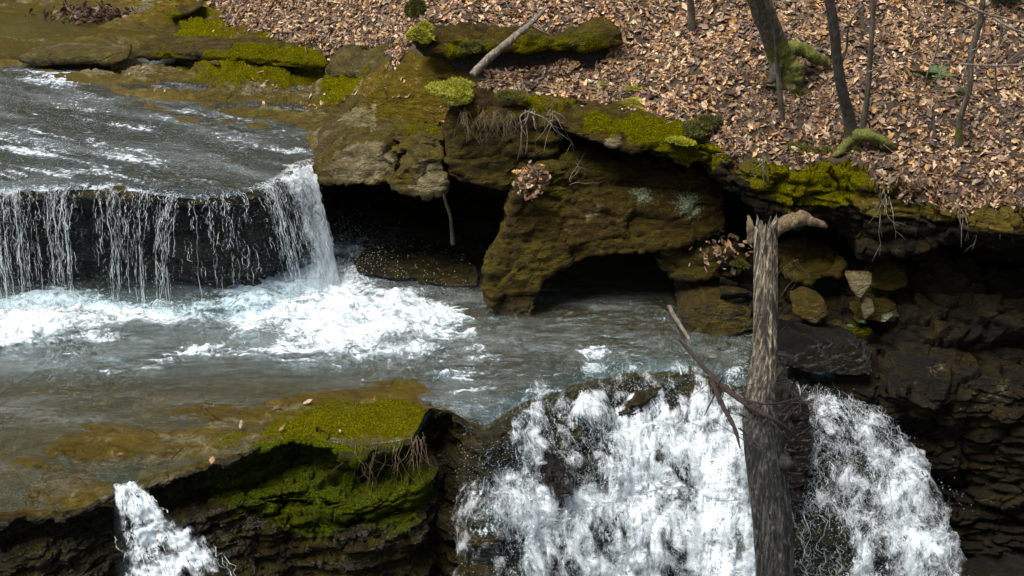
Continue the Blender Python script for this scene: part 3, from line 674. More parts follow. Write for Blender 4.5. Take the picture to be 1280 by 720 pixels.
deep = np.clip(depth*2.0+.2*sst(560, 700, fpx), 0.0, .4)
obj('pool_water', mesh_from('pool_water', WV, FB[:nfq], uv=rot[:, :2], attrs=dict(foam=foam, deep=deep, shine=shine)), M_stream2, base=False, kind='structure')
POOL = WV.reshape(ff.shape)

# ------------------------------------------------------------------ falling water
def strands(Gf, n, w=(.004, .012), dens=None, seg=26, lift=.03, seed=0, tlen=(.15, .9), wob=.02, drift=4):
    """thin torn threads of water running down a fall's surface"""
    r = np.random.default_rng(seed); R, C = Gf.shape[:2]; out = []
    Nn = grid_normals(Gf); Nn *= -np.sign(Nn[R//2, C//2, 1])
    cc = r.choice(C, n, p=dens/dens.sum()) if dens is not None else r.integers(0, C, n)
    for c in cc:
        t0 = r.uniform(-.15, .8); t1 = t0+r.uniform(*tlen)
        t = np.clip(np.linspace(t0, min(t1, 1), seg), 0, 1)*(R-1)
        if t[-1]-t[0] < R*.008: continue
        i = np.minimum(t.astype(int), R-2); f = (t-i)[:, None]
        dc = c+r.normal(0, drift)*np.sin(np.linspace(0, r.uniform(1, 4), seg)+r.uniform(0, 6))
        j = np.clip(dc, 0, C-1).astype(int)
        P = Gf[i, j]*(1-f)+Gf[i+1, j]*f + Nn[i, j]*(lift*r.uniform(.2, 1.6))
        P = P+r.normal(0, wob*.25, P.shape)+np.array([1, .4, 0])*(wob*np.sin(np.linspace(0, 9, seg)+r.uniform(0, 9)))[:, None]
        ww = r.uniform(*w)*(np.abs(fbm(np.c_[np.linspace(0, 9, seg), np.full(seg, c*.37), np.full(seg, 1.)], 1, 2))*2.6+.12)
        A = np.tile([1., .25, 0], (seg, 1)); B = Nn[i, j]*.6
        th = np.array([0, 2.1, 4.2]); ring = P[:, None]+ww[:, None, None]*(A[:, None]*np.cos(th)[None, :, None]+B[:, None]*np.sin(th)[None, :, None])
        Vt = ring.reshape(-1, 3); a = np.arange(seg-1)[:, None]*3+np.arange(3); b = np.arange(seg-1)[:, None]*3+(np.arange(3)+1) % 3
        out.append((Vt, np.stack([a, b, b+3, a+3], -1).reshape(-1, 4)))
    V, F = join(out); return V, F
_oct = np.array([[1,0,0],[-1,0,0],[0,1,0],[0,-1,0],[0,0,1],[0,0,-1]], float); _of = np.array([[0,2,4],[2,1,4],[1,3,4],[3,0,4],[2,0,5],[1,2,5],[3,1,5],[0,3,5]])
def drops(P, s):
    n = len(P); st = rng.uniform(.7, 1.0, (n, 1, 3)); st[:, :, 2] *= rng.uniform(1, 2.2, (n, 1))
    V = P[:, None]+_oct[None]*s[:, None, None]*st
    return V.reshape(-1, 3), (_of[None]+(np.arange(n)*6)[:, None, None]).reshape(-1, 3)

# upper fall: leaves the lip with a little forward speed
cu = np.where((pxs < 392) & (pxs > -420))[0]
lip = T[cu]; tg = np.gradient(lip, axis=0); nrm = np.c_[tg[:, 1], -tg[:, 0], 0*tg[:, 0]]; nrm /= np.linalg.norm(nrm, axis=1, keepdims=True)
for _ in range(30): nrm[1:-1] = (nrm[:-2]+nrm[1:-1]+nrm[2:])/3
sp = (.72+.25*fbm(lip, 1.5, 3, 9)+.35*sst(330, 380, pxs[cu]))
R = 150; tau = np.linspace(-.12, .56, R)
GU = np.zeros((R, len(cu), 3))
for k, t_ in enumerate(tau):
    s_ = sp*t_ if t_ > 0 else np.full(len(cu), .9*t_)
    GU[k] = lip+nrm*s_[:, None]; GU[k, :, 2] = 1.462-(4.9*max(t_, 0)**2) - .0
q = GU.reshape(-1, 3)
GU += (grid_normals(GU)*((.045*fbm(q, (5, 5, .8), 4, 2)+.015*fbm(q, (20, 20, 3), 3, 2))*np.repeat(sst(-.1, .1, tau), len(cu))).reshape(R, -1)[..., None])
s_arc = np.r_[0, np.cumsum(np.linalg.norm(np.diff(lip, axis=0), axis=1))]
uv = np.stack(np.broadcast_arrays(s_arc[None], np.cumsum(np.r_[0, np.full(R-1, 1.5/R)])[:, None]), -1).reshape(-1, 2)
fp = pxs[cu]; dcol = .17+.16*fbm(lip, (3, 3, 3), 3, 50)
dcol += .22*sst(300, 350, fp)+.06*sst(375, 390, fp)+.10*(fp < 60)-.10*sst(220, 240, fp)*(1-sst(285, 320, fp))-.05*sst(80,90,fp)*(1-sst(130,150,fp))
tf = np.linspace(0, 1, R)
fo = dcol[None]+(.16*(1-sst(.1, .4, tf))+.14*sst(.82, 1, tf))[:, None]
fo *= np.minimum(1, 1)
me = mesh_from('waterfall_sheet', GU.reshape(-1, 3), grid_faces(R, len(cu))[:, ::-1], uv=uv, attrs=dict(foam=fo.ravel()))
tu = thing('upper_waterfall', (lip[len(lip)//2, 0], lip[len(lip)//2, 1]-.3, 0), kind='structure')
child('water_sheet', me, M_fallU, tu)
Gl = GU+nrm[None]*.03; child('water_veil', mesh_from('water_veil', Gl.reshape(-1, 3), grid_faces(R, len(cu))[:, ::-1], uv=uv+.31, attrs=dict(foam=(fo*1.0-.02+.10*sst(340, 360, fp)[None]).ravel())), M_laceU, tu)
dd = np.clip(.4+2.2*(dcol-.26), .12, 3); dd[fp < -40] *= .3
cl_ = np.clip(.5+1.3*fbm(np.c_[s_arc*3.2, 0*s_arc, 0*s_arc], 1, 3, 4)+1.0*fbm(np.c_[s_arc*14, 0*s_arc, 0*s_arc], 1, 2, 4), .03, 2)
dd = dd*np.where(fp < 350, cl_, .8)
Vs, Fs = strands(GU[12:], 3600, (.0005, .0026), dd, 9, .035, 5, (.015, .11), .004, .8)
Vs2, Fs2 = strands(GU[12:], 110, (.0008, .0028), dd, 40, .03, 8, (.3, 1.2), .004, .8); Vs, Fs = join([(Vs, Fs), (Vs2, Fs2)])
child('water_threads', mesh_from('water_threads', Vs, Fs), M_spray, tu)
k = rng.choice(len(cu), 6500, p=dd/dd.sum()); r_ = rng.integers(15, R, 6500)
pd = GU[r_, k]+rng.normal(0, .022, (6500, 3)); Vd, Fd = drops(pd, rng.uniform(.001, .004, 6500))
child('water_drops', mesh_from('water_drops', Vd, Fd), M_spray, tu)

# lower falls: follow the stepped cliff
def sx_(P): return np.cumsum(np.r_[0, np.linalg.norm(np.diff(P, axis=0), axis=1)])
def lower_fall(name, c0, c1, dens, seed, nstr, ndrop, nm):
    cs = np.where((ps >= c0) & (ps <= c1))[0]
    A = np.concatenate([POOL[-26:, cs], ])
    Bc = cl[1:, cs].copy()
    Bc = Bc[:170]
    # smooth the steps so that the water leaps over them
    Gf = np.concatenate([A, Bc])
    for _ in range(60): Gf[27:-1] = .25*Gf[26:-2]+.5*Gf[27:-1]+.25*Gf[28:]
    Nn = grid_normals(Gf); Nn *= np.sign(Nn[10, 10, 2])
    u = (ps[cs]-c0)/(c1-c0); offc = 22*sst(-.25, .35, fbm(np.c_[sx_(L[cs])*1.7, 0*cs, 0*cs+seed], 1, 4, 3))+16*np.exp(-((ps[cs]-800)/45)**2); tf = np.clip((np.arange(len(Gf))[:, None]-20-offc[None])/50.0, 0, 1)
    edgef = np.minimum(sst(0, .06, u), sst(1, .94, u))[None]
    q = Gf.reshape(-1, 3)
    n1 = (.045*ridged(q, (3.0, 3.0, .9), 3, seed)+.025*fbm(q, (7, 7, 2.2), 4, seed+3)+.022*fbm(q, (24, 24, 10), 3, seed)).reshape(Gf.shape[:2])
    Gf = Gf+Nn*((.13+n1)*tf*edgef+.03*(1-tf))[..., None]
    arc = np.cumsum(np.r_[0, np.linalg.norm(np.diff(Gf[:, len(cs)//2], axis=0), axis=1)])
    sx = np.cumsum(np.r_[0, np.linalg.norm(np.diff(L[cs], axis=0), axis=1)])
    uv = np.stack(np.broadcast_arrays(sx[None], arc[:, None]), -1).reshape(-1, 2)
    fo = np.broadcast_to(dens(ps[cs])[None], Gf.shape[:2]).copy()
    fo = fo*(.50+.50*sst(0, .3, tf))-.35*(1-edgef)
    q = Gf.reshape(-1, 3); fo += (.24*fbm(q, (1.9, 1.9, 1.0), 3, seed+9)+.10*fbm(q, (7, 7, 3.), 4, seed+2)).reshape(fo.shape)
    for (bx, by, bY, r, a) in HOLES:
        fo -= a*blob(q, PY(bx, by, bY), r).reshape(fo.shape)
    th = thing(nm, (Gf[60, len(cs)//2, 0], Gf[60, len(cs)//2, 1], Gf[60:, :, 2].min()), kind='structure')
    child('water_sheet', mesh_from('water_sheet', q, grid_faces(*Gf.shape[:2]), uv=uv, attrs=dict(foam=fo.ravel())), M_fallL, th)
    for (off, sd) in ((.06, 5), (.13, 9)):
        Gl = Gf+Nn*((off+.10*fbm(q, (2.5, 2.5, 1.2), 3, seed+sd)+.04*fbm(q, (8, 8, 4), 3, seed+sd)).reshape(Gf.shape[:2])*tf*(.3+.7*edgef))[..., None]+np.array([0, 0, .02])
        child('water_veil', mesh_from('water_veil', Gl.reshape(-1, 3), grid_faces(*Gf.shape[:2]), uv=uv+[sd*.37, sd*.21], attrs=dict(foam=(fo*.8+.10).ravel())), M_lace, th)
    G2 = Gf[24:]; w = np.clip(dens(ps[cs]), .05, 1)
    Vs, Fs = strands(G2, nstr, (.0008, .003), w, 16, .05, seed, (.05, .25), .03)
    Vs2, Fs2 = strands(G2, nstr*22, (.0006, .0026), w, 8, .09, seed+1, (.012, .06), .02, 2.5); Vs, Fs = join([(Vs, Fs), (Vs2, Fs2)])
    child('water_threads', mesh_from('water_threads', Vs, Fs), M_spray, th)
    k = rng.choice(len(cs), ndrop, p=w/w.sum()); r_ = rng.integers(5, len(G2), ndrop)
    pd = G2[r_, k]+np.abs(rng.normal(0, .07, (ndrop, 3)))*np.array([1, -1, 1])*rng.choice([-1, 1, 1], (ndrop, 3)); Vd, Fd = drops(pd, rng.uniform(.001, .0045, ndrop))
    child('water_drops', mesh_from('water_drops', Vd, Fd), M_spray, th)
    return Gf
HOLES = [(688,592,13.2,.13,.6),(740,610,13.2,.10,.3),(770,620,13.2,.15,.3),(840,640,13.2,.18,.35),(890,560,13.5,.12,.5),(900,640,13.2,.15,.3),(860,700,13.0,.2,.3),(700,700,13.0,.2,.35),
         (1010,560,13.6,.22,.8),(1005,620,13.4,.25,.8),(1020,690,13.2,.3,.75),(1050,640,13.3,.18,.4),(655,560,13.6,.12,.4),(625,540,13.5,.1,.5),(650,700,13,.15,.3),(1130,600,13.6,.15,.25),(1100,650,13.4,.2,.3)]
def d1(p): return .42+.05*np.sin(p*.05)-.10*(1-sst(600, 660, p))+.08*sst(700,800,p)
def d2(p): return .39-.18*(1-sst(985, 1040, p))
GM = lower_fall('main', 586, 945, d1, 11, 60, 12000, 'lower_waterfall')
GR = lower_fall('right', 958, 1096, d2, 23, 60, 10000, 'side_waterfall')
# small fall through the notch at the left
n = 60; keys = [[(118,588,-.10),(182,574,-.09)],[(138,612,-.12),(172,604,-.12)]]
R0 = [PZ(*keys[0][0]), PZ(*keys[0][1])]; R1 = [PZ(*keys[1][0]), PZ(*keys[1][1])]
R2 = [PY(142,635,11.75), PY(190,628,11.85)]; R3 = [PY(143,668,11.6), PY(232,655,11.75)]; R4 = [PY(146,700,11.45), PY(268,685,11.6)]; R5 = [PY(150,745,11.3), PY(305,735,11.4)]; R6 = [PY(175,800,11.4), PY(300,800,11.4)]
rows = np.array([[np.asarray(a)*(1-t)+np.asarray(b)*t for t in np.linspace(0, 1, n)] for a, b in (R0, R1, R2, R3, R4, R5, R6)])
Gn = np.stack([cr(rows[:, k], 130) for k in range(n)], 1)
q = Gn.reshape(-1, 3); Nn = grid_normals(Gn); Nn *= -np.sign(Nn[60, 30, 1])
tt = sst(0, .3, np.linspace(0, 1, 130))[:, None]
Gn = Gn+Nn*((.05+.07*fbm(q, 5, 4, 3).reshape(130, n)+.03*fbm(q, 18, 3, 3).reshape(130, n))*tt)[..., None]
u = np.linspace(0, 1, n)[None]; ed = np.minimum(sst(0, .18, u), sst(1, .8, u))
fo = (-.30+.80*tt)-.42*(1-ed)+.42*fbm(q, 3.5, 5, 8).reshape(130, n)
uv = np.stack(np.broadcast_arrays(np.linspace(0, .8, n)[None], np.linspace(0, 1.5, 130)[:, None]), -1).reshape(-1, 2)
th = thing('small_waterfall', (Gn[60, 30, 0], Gn[60, 30, 1], Gn[..., 2].min()), kind='structure')
child('water_sheet', mesh_from('water_sheet', Gn.reshape(-1, 3), grid_faces(130, n)[:, ::-1], uv=uv, attrs=dict(foam=fo.ravel())), M_fallL, th)
Gl = Gn+Nn*(.05*tt)[..., None]; child('water_veil', mesh_from('water_veil', Gl.reshape(-1, 3), grid_faces(130, n)[:, ::-1], uv=uv+.4, attrs=dict(foam=(fo*.8+.12).ravel())), M_lace, th)
Vs, Fs = strands(Gn[25:], 24, (.0012, .005), None, 16, .04, 4, (.1, .5), .02)
child('water_threads', mesh_from('water_threads', Vs, Fs), M_spray, th)
# spray where the upper fall strikes the pool
P_ = []
for (bx, by, r, nn_) in [(400,330,.30,1300),(420,300,.28,700),(440,345,.4,700),(380,360,.35,500),(470,320,.3,260),(520,370,.4,200),(340,370,.3,300),(100,385,.6,350),(20,385,.5,300),(240,385,.5,250),(1160,640,.2,200)]:
    c = PZ(bx, by, 0) if bx < 1000 else PY(bx, by, 13.8)
    P_.append(c+np.abs(rng.normal(0, 1, (nn_, 3)))*np.array([r, r*.5, .22])*np.c_[rng.choice([-1, 1], nn_), rng.choice([-1, 1], nn_), np.ones(nn_)])
P_ = np.vstack(P_); Vd, Fd = drops(P_, rng.uniform(.001, .005, len(P_)))
obj('spray', mesh_from('spray', Vd, Fd), M_spray, base=False, kind='stuff', label='white drops of spray thrown up below the upper waterfall', category='spray')
# lower pool far below
gx, gy = np.meshgrid(np.linspace(-12, 14, 300), np.linspace(6, 16.5, 200)); q = np.c_[gx.ravel(), gy.ravel(), 0*gx.ravel()]
V_ = np.c_[q[:, :2], -2.62+.03*fbm(q, 1.5, 5, 2)]; fo = .1+.2*fbm(q, 1, 4, 3)
for a in [(1190,712,.5,.6),(1130,730,.8,.5),(900,800,1.5,.6)]: mblob(fo, V_, a[0], a[1], -2.6, a[2], a[3], 'Z')
obj('lower_pool', mesh_from('lower_pool', V_, grid_faces(200, 300), uv=q[:, :2], attrs=dict(foam=fo, deep=np.full(len(V_), .9), shine=np.full(len(V_), 1.))), M_stream2, base=False, kind='structure')
V_ = np.array([[-40, 2, -3.1], [40, 2, -3.1], [40, 17, -3.1], [-40, 17, -3.1]]); z0 = np.zeros(4)
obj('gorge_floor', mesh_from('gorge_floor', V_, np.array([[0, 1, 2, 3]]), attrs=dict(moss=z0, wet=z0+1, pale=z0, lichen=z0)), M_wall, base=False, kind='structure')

# ------------------------------------------------------------------ right-hand wall of the hollow
wp = np.array([900, 1000, 1060, 1130, 1200, 1280, 1400, 1700], float)
WR = [(296,17.3),(312,16.8),(332,16.3),(380,15.9),(420,15.6),(445,15.4),(478,14.95),(520,14.95),(600,14.95),(660,14.8),(720,14.6),(800,14.4),(950,14.2)]
pw = np.r_[np.linspace(900, 1310, 330), np.linspace(1310, 1700, 40)[1:]]
rows = []
for (py, Yv) in WR:
    rows.append(np.array([PY(p, py+.02*(p-1100), Yv-.0012*(p-1000)+.1*math.sin(p*.013+py*.02)) for p in pw]))
GWl = densify(np.array(rows), [12, 12, 30, 26, 12, 22, 30, 46, 34, 34, 26, 16])
NW = grid_normals(GWl); NW *= -np.sign(NW[100, 100, 1]); V = GWl.reshape(-1, 3)
d = .30*blocks(V, (1.1, 1.1, .34), 6, .35)+.13*blocks(V, (.42, .42, .14), 11, .4)+.07*strata(V, 4.6, 6, .8)+.16*fbm(V, 1.3, 5, 63)+.03*ridged(V, (4, 4, 8), 4, 8)
V = V+NW.reshape(-1, 3)*d[:, None]
moss = np.zeros(len(V)); pale = np.zeros(len(V)); lich = np.zeros(len(V))
for a in [(1150,500,15.6,.6,.25),(1060,470,15.8,.5,.2),(1075,405,15.8,.2,.6),(1200,470,15.5,.5,.25)]: mblob(moss, V, *a)
for a in [(1240,500,15.3,.35,.35),(1160,450,15.7,.25,.45),(1210,640,15,.3,.3),(1230,620,15,.25,.3),(1110,350,15.9,.3,.35),(1010,385,15.9,.25,.3),(1260,470,15.4,.3,.3)]: mblob(pale, V, *a)
for a in [(1105,388,15.7,.14,.6)]: mblob(lich, V, *a)
me = mesh_from('hollow_wall', V, grid_faces(*GWl.shape[:2])[:, ::-1], attrs=dict(moss=moss, wet=np.full(len(V), .25)+.6*sst(13.9, 13.2, V[:, 1]), pale=pale, lichen=lich))
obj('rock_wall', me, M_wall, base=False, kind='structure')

# ------------------------------------------------------------------ single stones
def remeshed(name, V, F, voxel, smooth=4):
    me = bpy.data.meshes.new('tmp'); me.from_pydata([tuple(v) for v in V], [], [tuple(f) for f in F]); me.update()
    o = bpy.data.objects.new('tmp', me); COL.objects.link(o)
    m = o.modifiers.new('r', 'REMESH'); m.mode = 'VOXEL'; m.voxel_size = voxel
    m = o.modifiers.new('s', 'SMOOTH'); m.iterations = smooth; m.factor = .5
    dg = bpy.context.evaluated_depsgraph_get(); ev = o.evaluated_get(dg); em = ev.to_mesh()
    n = len(em.vertices); co = np.empty(n*3, np.float32); em.vertices.foreach_get('co', co)
    nr = np.empty(n*3, np.float32); em.vertex_normals.foreach_get('vector', nr)
    Fo = np.array([p.vertices[:] if len(p.vertices) == 4 else tuple(p.vertices)+(p.vertices[-1],) for p in em.polygons]); ev.to_mesh_clear()
    bpy.data.objects.remove(o); bpy.data.meshes.remove(me)
    return co.reshape(-1, 3).astype(float), nr.reshape(-1, 3).astype(float), Fo
SURF = {}
def stone(name, front, depth, lift, mat, voxel=.04, shrink=.85, amp=1.0, sk=5, smooth=5, moss=(), wet=.2, pale=(), lichen=(), seed=0, parent=None, strat=1.0, shift=0, fwd=.12, **tags):
    """a stone whose front outline stands at its own distance and which reaches 'depth' metres back"""
    if front[0][2] is None:                       # rests on the upper ground: find where the ground is under its lower edge
        bx = np.mean([p[0] for p in front]); by = max(p[1] for p in front)
        xs_ = sorted(p[0] for p in front); ya, yb = put(xs_[0]+4, by)[1], put(xs_[-1]-4, by)[1]
        front = [(p[0], p[1], ya+(yb-ya)*(p[0]-xs_[0])/(xs_[-1]-xs_[0])+.0-fwd) for p in front]
    Fp = np.array([PY(*p) for p in front]); c = Fp.mean(0)
    # rounded in three rings: front (slightly shrunk), belly, back
    a = c+(Fp-c)*.90; a[:, 1] -= .06
    b = Fp+np.array([0, .12*depth, 0]); e = c+(Fp-c)*shrink+np.array([shift, depth, lift])
    n = len(Fp); V = np.vstack([a, Fp, b, e]); F = [list(range(n))[::-1], [3*n+i for i in range(n)]]
    for k in range(3):
        for i in range(n):
            j = (i+1) % n; F.append([k*n+i, k*n+j, (k+1)*n+j, (k+1)*n+i])
    V, N, Fo = remeshed(name, V, F, voxel, smooth)
    bs = min(1.0, .35+.5*np.ptp(V[:, 0])); d = amp*(.11*bs*blocks(V, (.75*bs, .75*bs, .30*bs), seed, .45)+.045*bs*blocks(V, (.28*bs, .28*bs, .10*bs), seed+3, .5)+.03*strat*strata(V, sk, seed+1, .7)+.06*fbm(V, 1.7, 5, seed*3.1)+.02*ridged(V, (4, 4, 8), 5, seed)+.014*fbm(V, (14, 14, 24), 3, seed))
    V = V+N*d[:, None]
    at = dict(moss=np.zeros(len(V)), wet=np.full(len(V), wet), pale=np.zeros(len(V)), lichen=np.zeros(len(V)))
    for (l, key) in ((moss, 'moss'), (pale, 'pale'), (lichen, 'lichen')):
        for m in l: mblob(at[key], V, *m)
    at['wet'] = np.clip(at['wet']+sst(.25, .0, V[:, 2])*.7*(V[:, 1] > 14.6), 0, 1)
    tri = Fo[:, 2] != Fo[:, 3]
    me = mesh_from(name, V, np.vstack([Fo[:, [0, 1, 2]], Fo[tri][:, [0, 2, 3]]]), attrs=at)
    SURF[tags.get('label', name)] = (V, N)
    if parent is not None: return child(name, me, mat, parent)
    return obj(name, me, mat, **tags)

stone('boulder', [(650,210,16.5),(685,203,16.6),(735,200,16.75),(800,212,16.9),(868,214,16.9),(903,232,16.8),(908,292,16.5),(862,310,16.4),(800,316,16.35),(740,324,16.3),(702,336,16.2),(676,350,16.1),(668,400,15.95),(640,402,15.95),(608,378,16.0),(598,350,16.1),(612,318,16.2),(632,280,16.3),(642,240,16.4)],
      1.1, .12, M_boulder, .035, amp=.8, sk=3.5, wet=.1, seed=2, strat=.8, moss=[(700,235,16.5,.35,.3),(770,240,16.6,.5,.25),(850,250,16.6,.35,.25),(660,290,16.2,.2,.25)],
      pale=[(745,255,16.5,.12,.55),(640,340,16.1,.25,.3),(735,262,16.5,.08,.6)], lichen=[(806,232,16.7,.30,.46),(868,248,16.6,.36,.48)],
      label='huge leaning brown boulder with pale lichen patches beside the black cave', category='boulder')
stone('rock_block', [(558,140,17.0),(600,130,17.0),(650,134,17.0),(690,150,16.95),(703,172,16.9),(694,200,16.85),(668,222,16.8),(628,238,16.75),(590,232,16.75),(560,220,16.8),(553,180,16.9)], 1.3, .05, M_boulder, .04, amp=.9, sk=3, wet=.15, seed=5,
      moss=[(600,150,16.8,.4,.35),(650,150,16.8,.4,.3)], label='squarish dark brown block under the bright moss cushion with dead grass hanging over it', category='rock')
stone('rock_slab', [(384,214,17.2),(398,198,17.3),(430,186,17.3),(478,184,17.2),(500,200,17.0),(494,222,16.9),(470,232,16.85),(432,230,16.9),(396,224,17.1)], 1.6, .3, M_slab, .035, amp=1.15, smooth=2, sk=7, wet=.15, seed=7, pale=[(430,195,17.1,.4,.7),(470,190,17.1,.3,.65)], label='grey layered slab jutting over the dark hollow just right of the upper waterfall', category='rock')
stone('rock_slab', [(486,226,16.9),(505,206,16.9),(530,194,16.9),(556,190,16.9),(560,226,16.8),(552,240,16.75),(520,242,16.75),(490,238,16.8)], 1.3, .35, M_slab, .035, amp=1.15, smooth=2, sk=7, wet=.1, seed=9, pale=[(530,215,16.8,.35,.75)], label='tilted pale slab wedged between the layered slab and the dark square block', category='rock')
stone('rock_slab', [(400,172,17.9),(430,160,17.9),(470,150,17.9),(486,165,17.7),(476,188,17.5),(430,192,17.5),(405,188,17.7)], .9, .15, M_slab, .035, amp=.8, sk=8, seed=11, pale=[(430,175,17.6,.4,.4)], label='small weathered slab lying on the shelf beside the stream edge', category='rock')
stone('rock_slab', [(470,152,17.8),(500,150,17.8),(556,160,17.5),(556,178,17.3),(505,182,17.4),(480,170,17.6)], .9, .2, M_slab, .035, amp=.8, sk=8, seed=12, moss=[(500,155,17.6,.3,.5),(540,160,17.5,.2,.5)], label='mossy low ledge stone left of the bright moss cushion', category='rock')
stone('overhanging_slab', [(688,150,16.75),(712,140,16.75),(770,136,16.7),(830,146,16.55),(880,156,16.4),(908,190,16.2),(880,200,16.2),(840,192,16.25),(790,192,16.3),(765,182,16.4),(740,176,16.45),(712,172,16.55)], 1.7, .25, M_boulder, .04, amp=.7, sk=4, wet=.1, seed=14, moss=[(870,165,16.3,.28,.8),(850,176,16.2,.18,.8),(790,150,16.5,.35,.6),(735,145,16.6,.2,.5),(830,155,16.4,.3,.5)],
      pale=[(760,168,16.4,.14,.7),(752,176,16.4,.07,.7)], label='long thick overhanging slab with green moss patches along the foot of the leafy bank', category='rock')
stone('rock_slab', [(514,50,17.75),(545,45,17.75),(620,48,17.75),(690,44,17.75),(778,36,17.8),(784,56,17.75),(740,65,17.7),(690,66,17.7),(600,68,17.7),(530,70,17.7)], .75, .02, M_boulder, .045, amp=.8, sk=6, wet=.05, seed=17, moss=[(590,60,18.7,.3,.55),(660,60,18.6,.4,.5),(740,55,18.3,.5,.5),(560,60,18.8,.3,.4)], label='long mossy ledge stone high in the leaves with a black gap beneath it', category='rock')
stone('rock_slab', [(408,88,None),(440,84,None),(500,86,None),(552,92,None),(556,104,None),(500,104,None),(440,100,None),(410,98,None)], 1.1, .12, M_slab, .04, amp=.7, sk=7, seed=18, moss=[(450,90,19.5,.4,.5)], label='flat grey slab with thin moss below the long mossy ledge stone', category='rock')
stone('mossy_ledge', [(165,64,None),(220,62,None),(300,68,None),(400,76,None),(412,84,None),(380,86,None),(300,80,None),(200,74,None),(170,72,None)], .9, .05, M_boulder, .04, amp=.8, sk=8, seed=19, moss=[(200,66,22.4,.4,.4),(300,70,22.2,.8,.8),(390,78,21.7,.5,.9)], label='long low mossy rock step crossing the upper shelf', category='rock')
stone('rock_slab', [(218,74,None),(270,76,None),(276,82,None),(240,82,None),(220,79,None)], .4, 0, M_pale, .035, amp=.4, sk=8, seed=20, label='small thin pale slab lying below the low mossy rock step', category='rock')
stone('rock_slab', [(210,18,None),(235,14,None),(252,4,None),(256,8,None),(238,20,None),(215,24,None)], .5, .05, M_boulder, .04, amp=.5, seed=21, moss=[(222,18,25.4,.3,.8)], label='little moss-topped stone near the top of the shelf', category='rock')
stone('rock_slab', [(20,70,None),(80,66,None),(160,72,None),(150,80,None),(60,84,None),(25,80,None)], .9, 0, M_slab, .05, amp=.35, sk=8, seed=22, pale=[(90,75,23.5,.8,.3)], wet=.2, label='low flat grey slab dividing the still pool from the upper stream', category='rock')
# stones under the overhang
stone('rock', [(812,318,16.6),(850,302,16.7),(905,306,16.6),(935,320,16.4),(930,345,16.3),(880,352,16.35),(835,342,16.45)], .9, .1, M_boulder, .035, amp=.8, seed=24, moss=[(925,325,16.3,.12,.6)], lichen=[(840,320,16.4,.15,.3)], label='dark speckled stone under the huge boulder with brown leaves on top', category='rock')
stone('rock', [(848,384,16.05),(866,372,16.1),(905,376,16.0),(942,386,15.9),(946,412,15.8),(900,420,15.8),(862,416,15.85),(848,402,15.95)], .8, .05, M_boulder, .03, amp=.6, seed=25, sk=4, moss=[(880,380,16,.2,.4)], pale=[(860,395,15.9,.15,.4)], label='rounded olive boulder left of the standing dead trunk', category='rock')
stone('rock_slab', [(714,386,16.5),(750,384,16.5),(812,390,16.35),(812,402,16.2),(760,402,16.25),(720,396,16.35)], .5, .02, M_pale, .03, amp=.4, seed=26, wet=.5, label='flat brown slab at the water line inside the dark cave', category='rock')
stone('rock_slab', [(506,318,17.8),(560,312,17.9),(608,316,17.8),(606,330,17.6),(560,330,17.6),(515,328,17.6)], .7, .02, M_cliff, .03, amp=.6, seed=27, wet=.7, label='thin wet ledge stone at the back of the left hollow', category='rock')
stone('rock_slab', [(440,330,17.3),(480,322,17.4),(540,328,17.3),(596,340,17.1),(596,358,16.8),(550,356,16.85),(500,348,17.0),(450,344,17.1)], .6, .02, M_cliff, .03, amp=.8, seed=28, wet=.8, sk=9, label='broken wet black rocks beside the foaming plunge pool', category='rock')
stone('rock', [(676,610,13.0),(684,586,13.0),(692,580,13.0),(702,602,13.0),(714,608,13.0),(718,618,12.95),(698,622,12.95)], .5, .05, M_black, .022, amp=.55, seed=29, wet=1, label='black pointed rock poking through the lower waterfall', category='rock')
# plates and stones in the right-hand hollow
stone('stone_plate', [(986,372,15.5),(1008,364,15.5),(1028,372,15.45),(1036,392,15.4),(1018,404,15.35),(994,392,15.4)], .25, 0, M_pale, .022, amp=.3, seed=30, strat=.3, pale=[(1010,385,15.4,.3,.4)], label='dull ochre triangular stone right of the standing dead trunk', category='rock')
stone('stone_plate', [(1056,341,15.45),(1090,342,15.45),(1089,352,15.4),(1078,368,15.35),(1073,373,15.3),(1064,362,15.35)], .12, 0, M_pale, .016, amp=.15, seed=31, strat=.2, pale=[(1073,355,15.4,.4,.8)], label='pale upright wedge-shaped stone plate, the upper of two touching at their tips', category='rock')
stone('stone_plate', [(1079,366,15.4),(1090,374,15.4),(1093,388,15.35),(1080,399,15.3),(1075,382,15.35)], .1, 0, M_pale, .014, amp=.12, seed=32, strat=.2, pale=[(1083,383,15.4,.4,.8)], label='pale diamond stone plate under the wedge-shaped plate', category='rock')
stone('rock', [(1085,345,15.75),(1110,332,15.8),(1134,340,15.75),(1134,356,15.7),(1112,366,15.65),(1092,362,15.7)], .5, 0, M_pale, .028, amp=.6, seed=33, pale=[(1115,350,15.7,.2,.3)], label='blocky brown stone right of the pale wedge-shaped plate', category='rock')
stone('rock', [(1060,384,15.6),(1100,372,15.65),(1124,380,15.6),(1126,396,15.5),(1106,404,15.5),(1070,402,15.5)], .5, 0, M_pale, .028, amp=.6, seed=34, lichen=[(1106,390,15.45,.13,.6)], moss=[(1065,402,15.4,.15,.5)], label='stone with a white lichen patch below the blocky brown stone', category='rock')
stone('rock', [(972,332,15.9),(1010,322,16.0),(1056,330,15.9),(1050,346,15.8),(1010,354,15.75),(978,346,15.8)], .6, .05, M_pale, .03, amp=.8, sk=8, seed=35, wet=.1, label='layered tan stone under the ledge right of the dead trunk top', category='rock')
stone('rock', [(975,404,15.6),(1020,400,15.6),(1080,406,15.55),(1078,424,15.45),(1030,430,15.45),(980,424,15.5)], .6, .03, M_boulder, .03, amp=.7, sk=7, seed=36, moss=[(1060,405,15.5,.2,.5)], label='long low dark stone at the bottom of the stone pile', category='rock')
